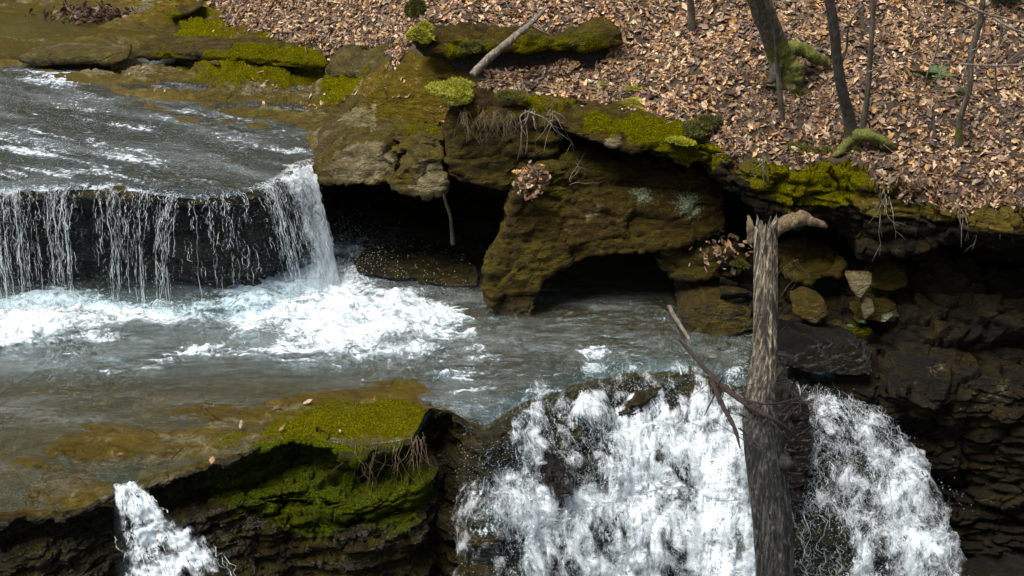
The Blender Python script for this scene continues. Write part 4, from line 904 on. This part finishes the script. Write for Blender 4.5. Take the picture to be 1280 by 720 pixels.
stone('rock', [(1196,486,15.1),(1230,482,15.15),(1300,486,15.0),(1310,508,14.9),(1240,518,14.9),(1200,512,15.0)], .6, 0, M_pale, .03, amp=.9, sk=7, seed=37, wet=.3, label='ochre layered stone low in the dark right-hand wall', category='rock')
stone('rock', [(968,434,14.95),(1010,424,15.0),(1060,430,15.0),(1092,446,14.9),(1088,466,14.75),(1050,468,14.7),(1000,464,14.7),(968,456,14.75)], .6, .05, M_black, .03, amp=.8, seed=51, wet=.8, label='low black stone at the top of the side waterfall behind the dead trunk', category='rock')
stone('rock', [(1128,446,15.65),(1160,440,15.7),(1188,452,15.6),(1180,464,15.5),(1140,466,15.5)], .5, 0, M_pale, .028, amp=.7, sk=7, seed=38, wet=.2, label='small tan ledge stone above the side waterfall', category='rock')
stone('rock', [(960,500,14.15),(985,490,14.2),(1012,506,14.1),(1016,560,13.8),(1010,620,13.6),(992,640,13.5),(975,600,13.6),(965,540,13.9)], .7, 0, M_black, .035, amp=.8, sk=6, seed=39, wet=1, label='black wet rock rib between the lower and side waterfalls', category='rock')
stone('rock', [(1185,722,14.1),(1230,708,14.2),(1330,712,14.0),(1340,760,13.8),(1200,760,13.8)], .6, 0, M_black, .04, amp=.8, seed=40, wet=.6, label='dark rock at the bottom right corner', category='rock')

# ------------------------------------------------------------------ moss cushions
def cushion(px, py, w, h, mat=M_mossy, label='', n=5200, Y=None, group='bright moss cushions', bl=.022, name='moss_cushion'):
    c = put(px, py) if Y is None else PY(px, py, Y)
    sc = (c[1]*CP-(c[2]-CAMZ)*SP)/FPX; rx = w*sc/2*1.25; rz_ = h*sc/2*1.2
    parts = []; tips = []; rg = np.random.default_rng(int(px*7+py)); m = max(5, int(w/6))
    for k_ in range(m):
        a = rg.uniform(0, 2*math.pi); q_ = rg.uniform(0, .72)**.7 if k_ else 0
        cc = c+np.array([math.cos(a)*rx*q_, math.sin(a)*rx*.45*q_, 0]); cc[2] += rg.uniform(-.25, .15)*rz_ + math.sin(a)*q_*rz_*.35
        rl = rg.uniform(.36, .62); rad = np.array([rx*rl, rx*rl*.8, rz_*rg.uniform(.26, .46)]); nn_ = int(n*1.6/m)
        u = rng.normal(0, 1, (nn_, 3)); u /= np.linalg.norm(u, axis=1, keepdims=True); u[:, 2] = np.abs(u[:, 2])
        r = 1+.3*fbm(u, 2.0, 3, px*.1+k_); base = cc+u*r[:, None]*rad
        d = u/rad; d /= np.linalg.norm(d, axis=1, keepdims=True); d = d+rng.normal(0, .5, d.shape)
        L_ = bl*rng.uniform(.4, 1.3, nn_); side = np.cross(d, rng.normal(0, 1, d.shape)); side /= np.linalg.norm(side, axis=1, keepdims=True)
        parts.append((np.stack([base-side*.005, base+side*.005, base+d*L_[:, None]], 1).reshape(-1, 3), np.arange(nn_*3).reshape(-1, 3)))
        sh = rg.uniform(.0, .35); tips.append(np.tile([.2, .2, 1.0-sh], nn_))
        th, ph = np.meshgrid(np.linspace(0, 2*math.pi, 25), np.linspace(-.6, math.pi/2, 12)); uu = np.stack([np.cos(th)*np.cos(ph), np.sin(th)*np.cos(ph), np.sin(ph)], -1).reshape(-1, 3)
        rb = 1+.3*fbm(uu, 2.0, 3, px*.1+k_); Fc = grid_faces(12, 25); parts.append((cc+uu*rb[:, None]*rad*.98, np.vstack([Fc[:, :3], Fc[:, [0, 2, 3]]]))); tips.append(np.full(len(uu), .3))
    V, F = join(parts)
    me = mesh_from(name, V, F, attrs=dict(tip=np.concatenate(tips)))
    return obj(name, me, mat, label=label, category='moss', group=group)
cushion(568,118,58,34, label='largest bright yellow-green moss cushion, on the corner of the dark square block', n=11000, Y=16.95)
cushion(526,44,32,34, label='bright moss cushion on the left end of the long mossy ledge stone', Y=17.7)
cushion(518,12,18,40, mat=M_mossd, label='olive moss strip above the bright cushion near the top edge', group='olive moss mounds', name='moss_mound', Y=18.6)
cushion(798,116,36,18, label='bright moss cushion among leaves above the overhanging slab')
cushion(792,132,34,14, label='low bright moss pad just below another cushion above the overhanging slab')
cushion(757,110,20,14, label='small bright moss dab left of the pair above the overhanging slab')
cushion(880,158,36,26, mat=M_mossd, label='olive moss on the right end of the overhanging slab', Y=16.35, group='olive moss mounds', name='moss_mound')
cushion(852,177,28,8, label='thin bright moss strip on the lip of the overhanging slab', Y=16.2, n=3000)
cushion(1015,188,56,30, mat=M_mossd, label='olive moss mound left of the slim dark tree base', group='olive moss mounds', name='moss_mound', n=9000)
cushion(945,206,46,20, mat=M_mossd, label='ragged olive moss at the left end of the leafy ledge', group='olive moss mounds', name='moss_mound', n=6000)
cushion(996,118,14,22, mat=M_mossd, label='small moss hump at the right of the thin grey sapling', group='olive moss mounds', name='moss_mound')
cushion(590,58,30,16, mat=M_mossd, label='olive moss hump on the middle of the long mossy ledge stone', Y=17.65, group='olive moss mounds', name='moss_mound')
cushion(640,122,40,12, mat=M_mossd, label='dark moss pad right of the largest bright cushion', Y=17.0, group='olive moss mounds', name='moss_mound')
cushion(100-2+300,84,34,12, mat=M_mossd, label='moss at the right end of the low mossy rock step', group='olive moss mounds', name='moss_mound', Y=21.6)
cushion(925,330,16,16, mat=M_mossd, label='tiny moss tuft left of the top of the dead trunk', group='olive moss mounds', name='moss_mound', Y=16.2, n=1500)

# ------------------------------------------------------------------ trees, trunk, branches
def trunk_attr(V, pts):
    m = np.zeros(len(V))
    for p in pts: mblob(m, V, *p)
    return m
def simple_tree(name, path, rad, mat, label, mossp=(), roots=(), branches=(), seg=18, group=None, wob=.25):
    """path: pixel/distance points from the foot upwards"""
    P = [PY(*p) if len(p) == 3 else np.array(p[:3], float) for p in path]
    P[0] = P[0]+np.array([0, 0, -.12])
    V, F = tube(P, np.asarray(rad)*.86, seg, len(P)*22, wob*.45, 3)
    t = thing(name, P[0], label=label, category='tree', **({'group': group} if group else {}))
    me = mesh_from('trunk', V, quads2tris(F), attrs=dict(moss=trunk_attr(V, mossp)))
    tr = child('trunk', me, mat, t)
    for rt in roots:
        P2 = [PY(*p) for p in rt[0]]; V, F = tube(P2, rt[1], 12, 40, .45, 5)
        child('root', mesh_from('root', V, quads2tris(F), attrs=dict(moss=trunk_attr(V, rt[2]))), mat, t)
    for b in branches:
        P2 = [PY(*p) for p in b[0]]; V, F = tube(P2, b[1], 7, 30, .2, 5)
        child('branch', mesh_from('branch', V, quads2tris(F), attrs=dict(moss=np.zeros(len(V)))), mat, t)
    return t
def gY(px, py): return put(px, py)[1]
g = gY(985, 95)
simple_tree('leaning_tree', [(988,100,g-.05),(978,78,g-.1),(966,45,g-.25),(952,10,g-.45),(935,-40,g-.7),(900,-160,g-1.0),(860,-400,g-1.2)], [.24,.19,.165,.155,.15,.14,.11], M_bark,
    'thick grey-brown leaning tree with mossy spreading roots', mossp=[(985,90,g,.35,.7),(990,60,g-.1,.15,.6),(975,95,g,.3,.5)],
    roots=[([(975,62,g-.1),(1000,62,g-.05),(1020,72,g-.05),(1038,82,g)], [.11,.10,.08,.03], [(1010,68,g,.5,1)]), ([(985,75,g-.15),(995,90,g-.2),(1000,104,g-.25)], [.12,.09,.03], [(992,88,g-.2,.4,.9)]), ([(972,70,g-.15),(968,92,g-.25),(962,104,g-.3)], [.1,.07,.03], [(968,95,g-.25,.3,.4)])])
g = gY(1066, 182)
simple_tree('dark_slim_tree', [(1068,184,g),(1062,150,g-.02),(1052,110,g-.1),(1046,70,g-.15),(1042,30,g-.2),(1034,-20,g-.25),(1020,-150,g-.3),(1000,-380,g-.3)], [.12,.085,.075,.07,.07,.065,.06,.05], M_barkd,
    'slim dark tree with a mossy foot at the edge of the bank', mossp=[(1072,178,g,.25,.9)],
    roots=[([(1066,170,g-.05),(1085,170,g-.1),(1105,178,g-.1),(1120,185,g-.05)], [.07,.08,.06,.02], [(1095,175,g,.5,1)]), ([(1064,175,g-.05),(1050,190,g-.1),(1040,196,g-.12)], [.07,.05,.02], [(1050,190,g,.3,.8)])],
    branches=[([(1050,80,g-.15),(1058,62,g-.1),(1062,30,g-.1),(1080,5,g)], [.02,.014,.012,.008])])
g = gY(1080, 158)
simple_tree('sapling', [(1078,158,g),(1084,120,g-.05),(1088,70,g-.1),(1091,20,g-.15),(1094,-40,g-.2),(1098,-300,g-.3)], [.05,.04,.038,.036,.034,.02], M_bark, 'straight reddish-brown sapling just right of the slim dark tree', seg=10)
g = gY(1202, 180)
simple_tree('sapling', [(1200,182,g),(1200,150,g-.05),(1212,110,g-.1),(1214,70,g-.1),(1226,20,g-.15),(1230,-30,g-.2),(1240,-250,g-.2)], [.065,.04,.04,.045,.04,.035,.02], M_bark, 'crooked grey sapling near the right edge of the bank', mossp=[(1200,178,g,.2,.6)], seg=10)
g = gY(978, 150)
simple_tree('sapling', [(979,152,g),(975,120,g-.05),(972,85,g-.1),(968,40,g-.3),(955,-20,g-.6),(950,-200,g-.8)], [.055,.04,.03,.022,.018,.012], M_bark, 'thin grey sapling in front of the thick leaning tree', seg=10)
g = gY(866, 36)
simple_tree('slim_tree', [(866,38,g),(864,15,g-.02),(862,-20,g-.05),(856,-200,g-.1)], [.07,.06,.055,.04], M_bark, 'slim tree foot at the top edge left of the leaning tree', mossp=[(866,36,g,.12,.6)], seg=10)

# the dead trunk standing in the falls
path = [PY(968,800,12.1), PY(968,700,12.35), PY(963,620,12.55), PY(953,545,12.75), PY(951,500,12.9), PY(956,440,13.05), PY(957,370,13.25), PY(957,282,13.45)]
rad = [.178,.175,.190,.184,.152,.114,.112,.104]
n = 300; seg = 96
C = cr(path, n); rr = np.interp(np.linspace(0, 7, n), range(8), rad)
th_ = np.linspace(0, 2*math.pi, seg, endpoint=False)
ca, sa = np.cos(th_), np.sin(th_)
cyl = np.stack([np.tile(ca, n)*1.0, np.tile(sa, n)*1.0, np.repeat(np.arange(n), seg)*.015], 1)
gro = ridged(cyl, (3.2, 3.2, .45), 4, 4); gro2 = fbm(cyl, (9, 9, .9), 3, 8)
rmul = (1+.24*(gro-.3)+.07*gro2+.10*fbm(cyl, (.8, .8, .5), 2, 15)).reshape(n, seg)
Vt = C[:, None]+np.stack([ca[None]*rmul*rr[:, None], sa[None]*rmul*rr[:, None], 0*rmul], 2)
# broken top: splintered heights
k = np.arange(n)[:, None]; cut = 8*fbm(np.stack([ca*2, sa*2, 0*ca], 1), 1.3, 3, 2)[None]
Vt[-12:, :, 2] += (np.linspace(0, 1, 12)[:, None])*(.07*cut/8*2)
V = Vt.reshape(-1, 3); i = np.arange(n-1)[:, None]*seg+np.arange(seg); j = np.arange(n-1)[:, None]*seg+(np.arange(seg)+1) % seg
F = np.stack([i, j, j+seg, i+seg], -1).reshape(-1, 4)
c0 = len(V); V = np.vstack([V, C[-1]-[0, 0, .12]]); kk = np.arange(seg)
F = np.vstack([F, np.c_[(n-1)*seg+kk, (n-1)*seg+(kk+1) % seg, np.full(seg, c0), np.full(seg, c0)]])
uvt = np.r_[np.stack([np.tile(th_, n), V[:-1, 2]], 1), [[0, 0]]]
def snag_mat():
    t = NT('weathered dead wood'); co = t.coord(); z = t.mapped(co, (1, 1, .035))
    n = t.noise(z, 30, 8, .7, .5); n2 = t.noise(t.mapped(co, (1, 1, .3)), 5, 5, .6); n3 = t.noise(z, 9, 4, .5, .4)
    col = t.ramp(n, [(.38, (.006, .004, .002)), (.47, (.060, .045, .028)), (.55, (.20, .16, .105)), (.66, (.44, .37, .26))])
    col = t.mix(t.step(n3, .54, .68), col, (.012, .008, .006))
    low = t.math('SUBTRACT', 1.0, t.step(t.n('SeparateXYZ', {0: co}).outputs[2], .0, 1.3))      # the wet grey lower part
    col = t.mix(low, col, t.ramp(n, [(.38, (.0015, .0015, .0015)), (.5, (.014, .013, .012)), (.64, (.09, .087, .08))]))
    r = t.math('SUBTRACT', .8, t.math('MULTIPLY', low, .38))
    return t.done(t.pbsdf(Base_Color=col, Roughness=r, Normal=t.bump(t.math('ADD', n, t.math('MULTIPLY', n2, .4)), 1.0, .03)))
sn = thing('dead_trunk', path[0], label='weathered broken dead trunk standing upright in front of the lower waterfall', category='dead tree')
child('trunk', mesh_from('trunk', V, quads2tris(F)), snag_mat(), sn)
V, F = tube([PY(972,578,12.6), PY(984,580,12.5), PY(990,583,12.45)], [.09, .07, .03], 12, 16, .4, 3)
child('knot', tube_mesh('knot', [(V, F)], attrs=dict(moss=np.zeros(24*12+2)) if False else None), M_knot, sn)

# exposed root stump behind the trunk top
ex = []
for q_ in [([(962,300,15.1),(978,284,15.1),(1000,276,15.1),(1020,278,15.1),(1034,284,15.1)], [.05,.07,.075,.05,.012]), ([(965,296,15.2),(980,278,15.2),(1000,269,15.2),(1015,272,15.2)], [.05,.06,.05,.02]), ([(940,300,15.3),(938,282,15.3),(935,270,15.4)], [.06,.04,.02])]:
    ex.append(tube([PY(*p) for p in q_[0]], q_[1], 12, 50, .5, 7))
obj('exposed_root', tube_mesh('exposed_root', ex), M_straw, label='curved tan exposed root sticking out of the ledge beside the top of the dead trunk', category='root')

# fallen branch leaning over the ledge stone
V, F = tube([PY(590,94,17.2), PY(612,72,17.35), PY(645,45,17.5), PY(665,28,17.8), PY(684,8,18.2)], [.05,.055,.045,.035,.015], 12, 60, .3, 3)
fb = thing('fallen_branch', PY(590,94,17.3), label='bare grey fallen branch leaning diagonally across the long mossy ledge stone', category='branch')
child('limb', tube_mesh('limb', [(V, F)]), M_twig, fb)
child('twig', tube_mesh('twig', [tube([PY(662,30,17.75), PY(672,36,17.7), PY(690,44,17.6)], [.012,.008,.003], 5, 14)]), M_twig, fb)

def twigs(name, starts, label, mat, n=10, length=60, r=.008, down=.3, spread=1.2, seed=0, category='twigs', dirn=None, group=None, sag=.6, sub_=1):
    """one plant's or root's fan of thin crooked stems"""
    rg = np.random.default_rng(seed); ts = []
    for s in starts:
        p0 = PY(*s); sc = (p0[1]*CP-(p0[2]-CAMZ)*SP)/FPX
        for k in range(n):
            a = rg.uniform(-spread, spread)+(dirn if dirn is not None else -math.pi/2)
            d = np.array([math.cos(a), rg.uniform(-.5, .1), math.sin(a)])
            L_ = length*sc*rg.uniform(.4, 1.1); P = [p0+rg.normal(0, .03, 3)]
            for m in range(5):
                d = d+rg.normal(0, .28, 3)+np.array([0, 0, -sag*.2]); d /= np.linalg.norm(d)
                P.append(P[-1]+d*L_/5)
            rr = r*rg.uniform(.5, 1.2)
            ts.append(tube(P, [rr, rr*.8, rr*.7, rr*.5, rr*.35, rr*.2], 5, 18))
            for w in range(sub_):
                i = rg.integers(2, 5); dd = d+rg.normal(0, .7, 3); dd /= np.linalg.norm(dd)
                ts.append(tube([P[i], P[i]+dd*L_*.15, P[i]+dd*L_*.32+[0, 0, -.02]], [rr*.5, rr*.35, rr*.15], 4, 8))
    tg = dict(label=label, category=category)
    if group: tg['group'] = group
    return obj(name, tube_mesh(name, ts), mat, **tg)
twigs('bare_roots', [(662,138,16.85),(690,142,16.8)], 'tangle of bare pale roots hanging over the dark gap beside the square block', M_twig, 9, 62, .010, seed=3, spread=1.3)
twigs('dead_grass', [(580,140,16.8),(605,142,16.75),(640,145,16.75),(620,142,16.75)], 'dead grass hanging down the face of the dark square block', M_straw, 34, 42, .004, seed=4, spread=.5, category='grass', sub_=0)
twigs('bare_twigs', [(712,230,16.5)], 'thin twig rising from the leaf pocket on the huge boulder', M_twig, 3, 50, .006, seed=5, spread=.5, dirn=.9, sag=-.1)
twigs('hanging_roots', [(450,560,12.8),(470,562,12.8),(495,556,12.85),(520,548,12.95),(528,545,13.0)], 'fringe of straw-coloured roots hanging from the mossy lip of the lower ledge', M_straw, 9, 60, .005, seed=6, spread=.25, category='roots')
twigs('bare_twigs', [(955,204,15.6)], 'pale dead twigs on the ragged moss at the ledge end', M_twig, 7, 34, .007, seed=7, spread=1.4, sag=.2)
twigs('bare_twigs', [(990,328,15.3)], 'fine dark twigs in front of the layered tan stone', M_twig, 6, 55, .005, seed=8, spread=1.2)
twigs('hanging_roots', [(1110,246,15.3),(1100,238,15.3)], 'forked root hanging from the leafy ledge right of the dead trunk', M_twig, 3, 70, .008, seed=9, spread=.4)
twigs('hanging_roots', [(1200,262,15.1),(1230,262,15.1),(1250,266,15.0)], 'fine roots hanging from the ledge near the right edge', M_twig, 4, 45, .006, seed=10, spread=.5)
twigs('bare_twigs', [(940,150,16.4)], 'low grey shrub of thin twigs below the thin grey sapling', M_twig, 9, 80, .005, seed=11, spread=1.5, dirn=1.6, sag=-.1)
twigs('dead_grass', [(330,4,25),(345,2,25)], 'tuft of straw grass at the top of the leafy shelf', M_straw, 30, 26, .006, seed=12, spread=.4, dirn=1.57, category='grass', sag=0, sub_=0)
for k_, (bx, by, lb, n_, ln) in enumerate([(905,100,'faint grey brushwood left of the thick leaning tree',5,110),(1000,60,'fine bare sprays between the leaning tree and the slim dark tree',5,100),(1130,110,'sparse bare sprays right of the straight reddish-brown sapling',5,110),(1250,170,'low bare brush below the pale branch at the right edge',6,90),(1150,230,'thin bare sprays low on the leafy ledge',5,60),(835,60,'thin bare stems between the ledge stone and the slim tree foot',4,80)]):
    g = put(bx, by); twigs('brushwood', [(bx, by, g[1]-.05)], lb, M_twig, n_, ln, .0045, seed=30+k_, spread=1.3, dirn=1.55, sag=-.05, sub_=2)
# hanging stick in the left hollow
obj('hanging_stick', tube_mesh('hanging_stick', [tube([PY(553,228,17.0), PY(556,248,17.05), PY(563,272,17.1), PY(566,305,17.15)], [.02,.022,.024,.03], 8, 24, .5, 3)]), M_bark, label='crusty stick hanging down in the black hollow under the pale slab', category='stick')
obj('broken_stick', tube_mesh('broken_stick', [tube([PY(836,382,15.9), PY(843,395,15.8), PY(850,406,15.7), PY(862,425,15.5)], [.022,.024,.02,.015], 8, 20, .2, 3)]), M_twig, label='short pale stick leaning beside the rounded olive boulder', category='stick')
# driftwood caught against the trunk
ts = [tube([PY(850,425,14.9), PY(885,465,14.2), PY(915,492,13.3), PY(945,512,12.6), PY(975,530,12.5), PY(1000,552,12.8)], [.02,.03,.03,.032,.025,.01], 8, 60, .4, 3),
      tube([PY(885,462,14.3), PY(900,500,13.4), PY(918,535,12.9), PY(925,560,12.6)], [.02,.028,.022,.008], 8, 40, .4, 4),
      tube([PY(930,500,12.75), PY(960,505,12.6), PY(990,500,12.9), PY(1015,490,13.3)], [.012,.012,.01,.006], 6, 30, .3, 5),
      tube([PY(900,478,13.9), PY(890,500,13.6), PY(880,520,13.4)], [.014,.01,.004], 6, 20, .3, 5)]
rg = np.random.default_rng(2)
for k in range(16):
    s = PY(rg.uniform(890,1000), rg.uniform(470,540), 12.65); ts.append(tube([s, s+rg.normal(0, .1, 3), s+rg.normal(0, .2, 3)], [.007, .006, .002], 5, 12, .2))
obj('driftwood', tube_mesh('driftwood', ts), M_redtwig, label='dark red-brown driftwood branches caught across the dead trunk', category='driftwood')
# pale branches at the upper right
bb = [([(1180,-6,14.8),(1210,8,14.9),(1235,18,14.9),(1262,24,14.9),(1300,34,14.9)], .012), ([(1228,14,14.9),(1215,18,15.0),(1195,28,15.1),(1178,42,15.1),(1160,58,15.2)], .009), ([(1174,46,15.1),(1170,65,15.1),(1160,90,15.1),(1156,112,15.2)], .008),
      ([(1228,16,14.9),(1230,32,15.0),(1222,60,15.0),(1208,85,15.1),(1205,105,15.1),(1216,125,15.1)], .008), ([(1252,24,14.9),(1250,50,14.9),(1244,78,14.9),(1246,112,15.0)], .007), ([(1200,80,15.0),(1240,82,14.9),(1290,80,14.8)], .010), ([(1240,22,14.9),(1262,34,14.8),(1285,44,14.8)], .01), ([(1160,58,15.2),(1130,72,15.2),(1100,84,15.3),(1060,100,15.4)], .005), ([(1222,60,15.),(1190,75,15.1),(1170,90,15.2)],.005)]
rt = PY(1300,34,14.9)
obj('bare_branch', tube_mesh('bare_branch', [tube([PY(*p) for p in b], [r_*1.5, r_*1.3, r_*1.1, r_*.8][:max(2, min(4, len(b)))], 6, 34, .1) for b, r_ in bb]), M_twig, label='spreading pale bare branch reaching in at the upper right edge', category='branch')

# ferns and small plants
def fern(px, py, size, nf_, label, Y=None, seed=0, mat=M_green, group='small green ferns'):
    rg = np.random.default_rng(seed); size *= 1.5; c = put(px, py) if Y is None else PY(px, py, Y)
    Vs = []; tips = []
    for k in range(nf_):
        a = rg.uniform(0, 2*math.pi); d = np.array([math.cos(a), math.sin(a)*.7, rg.uniform(.5, 1.2)]); d /= np.linalg.norm(d)
        L_ = size*rg.uniform(.6, 1.1); m = 14; side = np.cross(d, [0, 0, 1.]); side /= np.linalg.norm(side)+1e-6
        for i in range(m):
            t_ = (i+1)/m; p = c+d*L_*t_+np.array([0, 0, -.5*L_*t_*t_]); w = L_*.26*math.sin(math.pi*min(1, t_*.9+.12))
            for s in (-1, 1):
                q1 = p+side*s*w+d*w*.3-np.array([0, 0, w*.2]); e = d*L_*.03
                Vs += [p-e, p+e, q1]; tips += [.2, .5, .3+.6*rg.random()]
    V = np.array(Vs); return obj('fern', mesh_from('fern', V, np.arange(len(V)).reshape(-1, 3), attrs=dict(tip=np.array(tips))), mat, label=label, category='fern', group=group)
fern(1160,100,.32,9,'widest dark green fern beside the crooked grey sapling', seed=1)
fern(1190,118,.25,7,'fern just left of the foot of the crooked grey sapling', seed=2)
fern(958,114,.20,6,'small fern left of the thin grey sapling', seed=3)
fern(1101,212,.16,6,'small bright fern below the mossy foot of the slim dark tree', seed=4)
fern(795,86,.16,6,'small fern in the leaves right of the long mossy ledge stone', seed=5)
fern(675,76,.14,6,'small fern below the long mossy ledge stone', seed=6)
fern(1250,6,.35,10,'leafy green plant at the top right corner', seed=7)
fern(1195,4,.28,8,'leafy green plant at the top edge above the pale branch', seed=8)
fern(925,8,.16,5,'small green sprig at the top left of the leaning tree', seed=9)
fern(1155,264,.14,5,'small fern on the lip of the leafy ledge', seed=10)
fern(1062,410,.06,26,'dark green creeping plant under the pale stone plates', Y=15.35, seed=11)
fern(1078,404,.05,22,'low green plant at the foot of the lichened stone', Y=15.3, seed=12)
fern(1240,300-36,.12,5,'tiny green sprig on the ledge near the right edge', seed=13)

# heap of dark leaves and twigs by the still pool
c0_ = PZ(118, 22, 1.62); n = 420
p = c0_+rng.normal(0, 1, (n, 3))*np.array([.42, .22, .06])+[0, 0, .08]
me = leaves_mesh('leaf_heap', p, np.tile([0, 0, 1.], (n, 1)), .10, tilt=.9)
a = me.attributes['col']; cc = np.empty(len(me.vertices)*4, np.float32); a.data.foreach_get('color', cc); cc = cc.reshape(-1, 4); cc[:, :3] *= np.array([.28, .22, .22]); a.data.foreach_set('color', cc.ravel())
obj('leaf_heap', me, M_leaf, kind='stuff', label='dark heap of wet leaves caught beside the still pool', category='leaf heap')
twigs('bare_twigs', [(100,20,24.5)], 'thin sticks poking out of the dark leaf heap', M_twig, 5, 34, .008, seed=14, spread=1.4, dirn=1.6, sag=0)
# leaves caught on stones
def leafpatch(spots, label, size=.075, Y=None, seed=0):
    P_ = []
    for (px, py, Yv, r, n_) in spots: P_.append(PY(px, py, Yv)+np.random.default_rng(seed).normal(0, 1, (n_, 3))*np.array([r, r*.5, r*.9]))
    P_ = np.vstack(P_); return obj('caught_leaves', leaves_mesh('caught_leaves', P_, np.tile([0, -.5, .8], (len(P_), 1)), size, tilt=.6), M_leaf, kind='stuff', label=label, category='leaves')
leafpatch([(665,218,16.28,.08,60),(662,235,16.2,.09,70),(672,226,16.25,.08,50)], 'clump of curled brown leaves on the upper left of the huge boulder')
leafpatch([(890,318,16.25,.12,26),(915,322,16.2,.14,40),(905,308,16.35,.10,30)], 'brown leaves lying on the dark speckled stone')
for (x_, y_, s_, lb) in [(265,575,.085,'pink-brown fallen leaf on the lip of the lower rock shelf'), (445,510,.075,'reddish leaf on the mossy lower shelf'), (300,530,.08,'curled tan leaf by the crack in the lower shelf'), (352,534,.07,'grey-white leaf at the start of the moss on the lower shelf'), (150,568,.05,'tiny pale leaf on the bare lower shelf'), (385,502,.06,'small dark twiggy leaf above the mossy shelf'),(400,515,.06,'pale leaf in the middle of the mossy shelf'),(500,522,.05,'little tan leaf near the right end of the mossy shelf'),(425,538,.06,'brown leaf close to the front lip of the mossy shelf'),(465,500,.05,'dark leaf at the back edge of the mossy shelf'),(345,508,.06,'tan leaf behind the moss on the lower shelf')]:
    p0 = PZ(x_, y_, .045)[None]
    obj('fallen_leaf', leaves_mesh('fallen_leaf', p0, np.array([[0, -.3, 1.]]), s_*1.6, tilt=.1), M_leaf, label=lb, category='leaf', group='single leaves on the lower shelf')

# ------------------------------------------------------------------ light, sky, camera
w = bpy.data.worlds.new('World'); scene.world = w; w.use_nodes = True; nt = w.node_tree; bg = nt.nodes['Background']
sky = nt.nodes.new('ShaderNodeTexSky'); sky.sky_type = 'NISHITA'; sky.sun_disc = False
SE, SA = 66, 238        # elevation, azimuth the light comes from (0 = +Y, clockwise)
sky.sun_elevation = math.radians(SE); sky.sun_rotation = math.radians(SA); sky.altitude = 300; sky.dust_density = 2.0
tc = nt.nodes.new('ShaderNodeTexCoord'); mp = nt.nodes.new('ShaderNodeMapping'); mp.inputs['Scale'].default_value = (1, 1, 2.5); nt.links.new(tc.outputs['Generated'], mp.inputs[0])
cn = nt.nodes.new('ShaderNodeTexNoise'); cn.inputs['Scale'].default_value = 2.6; cn.inputs['Detail'].default_value = 6; nt.links.new(mp.outputs[0], cn.inputs['Vector'])
rm = nt.nodes.new('ShaderNodeMapRange'); rm.inputs[1].default_value = .35; rm.inputs[2].default_value = .65; rm.inputs[3].default_value = .45; rm.inputs[4].default_value = 1.7; nt.links.new(cn.outputs[0], rm.inputs[0])
hs = nt.nodes.new('ShaderNodeHueSaturation'); hs.inputs['Saturation'].default_value = .6; nt.links.new(sky.outputs[0], hs.inputs['Color']); nt.links.new(rm.outputs[0], hs.inputs['Value'])
nt.links.new(hs.outputs[0], bg.inputs[0]); bg.inputs[1].default_value = .05
sl = bpy.data.lights.new('sun', 'SUN'); sl.energy = 3.8; sl.angle = math.radians(38); sl.color = (1, .97, .92)
so = bpy.data.objects.new('sun', sl); COL.objects.link(so)
az = math.radians(SA); el = math.radians(SE)
dirv = Vector((math.sin(az)*math.cos(el), math.cos(az)*math.cos(el), math.sin(el)))
so.rotation_euler = dirv.to_track_quat('Z', 'Y').to_euler(); so.location = (0, 0, 20)
cam = bpy.data.cameras.new('camera'); cam.sensor_width = 36; cam.lens = 36*FPX/1280; cam.clip_end = 500; cam.clip_start = .1
co_ = bpy.data.objects.new('camera', cam); COL.objects.link(co_); co_.location = (0, 0, CAMZ); co_.rotation_euler = (math.radians(90)-PITCH, 0, 0)
scene.camera = co_
scene.view_settings.view_transform = 'Standard'; scene.view_settings.look = 'None'; scene.view_settings.exposure = 1.0; scene.view_settings.gamma = 1
scene.cycles.max_bounces = 5; scene.cycles.diffuse_bounces = 2; scene.cycles.transparent_max_bounces = 12
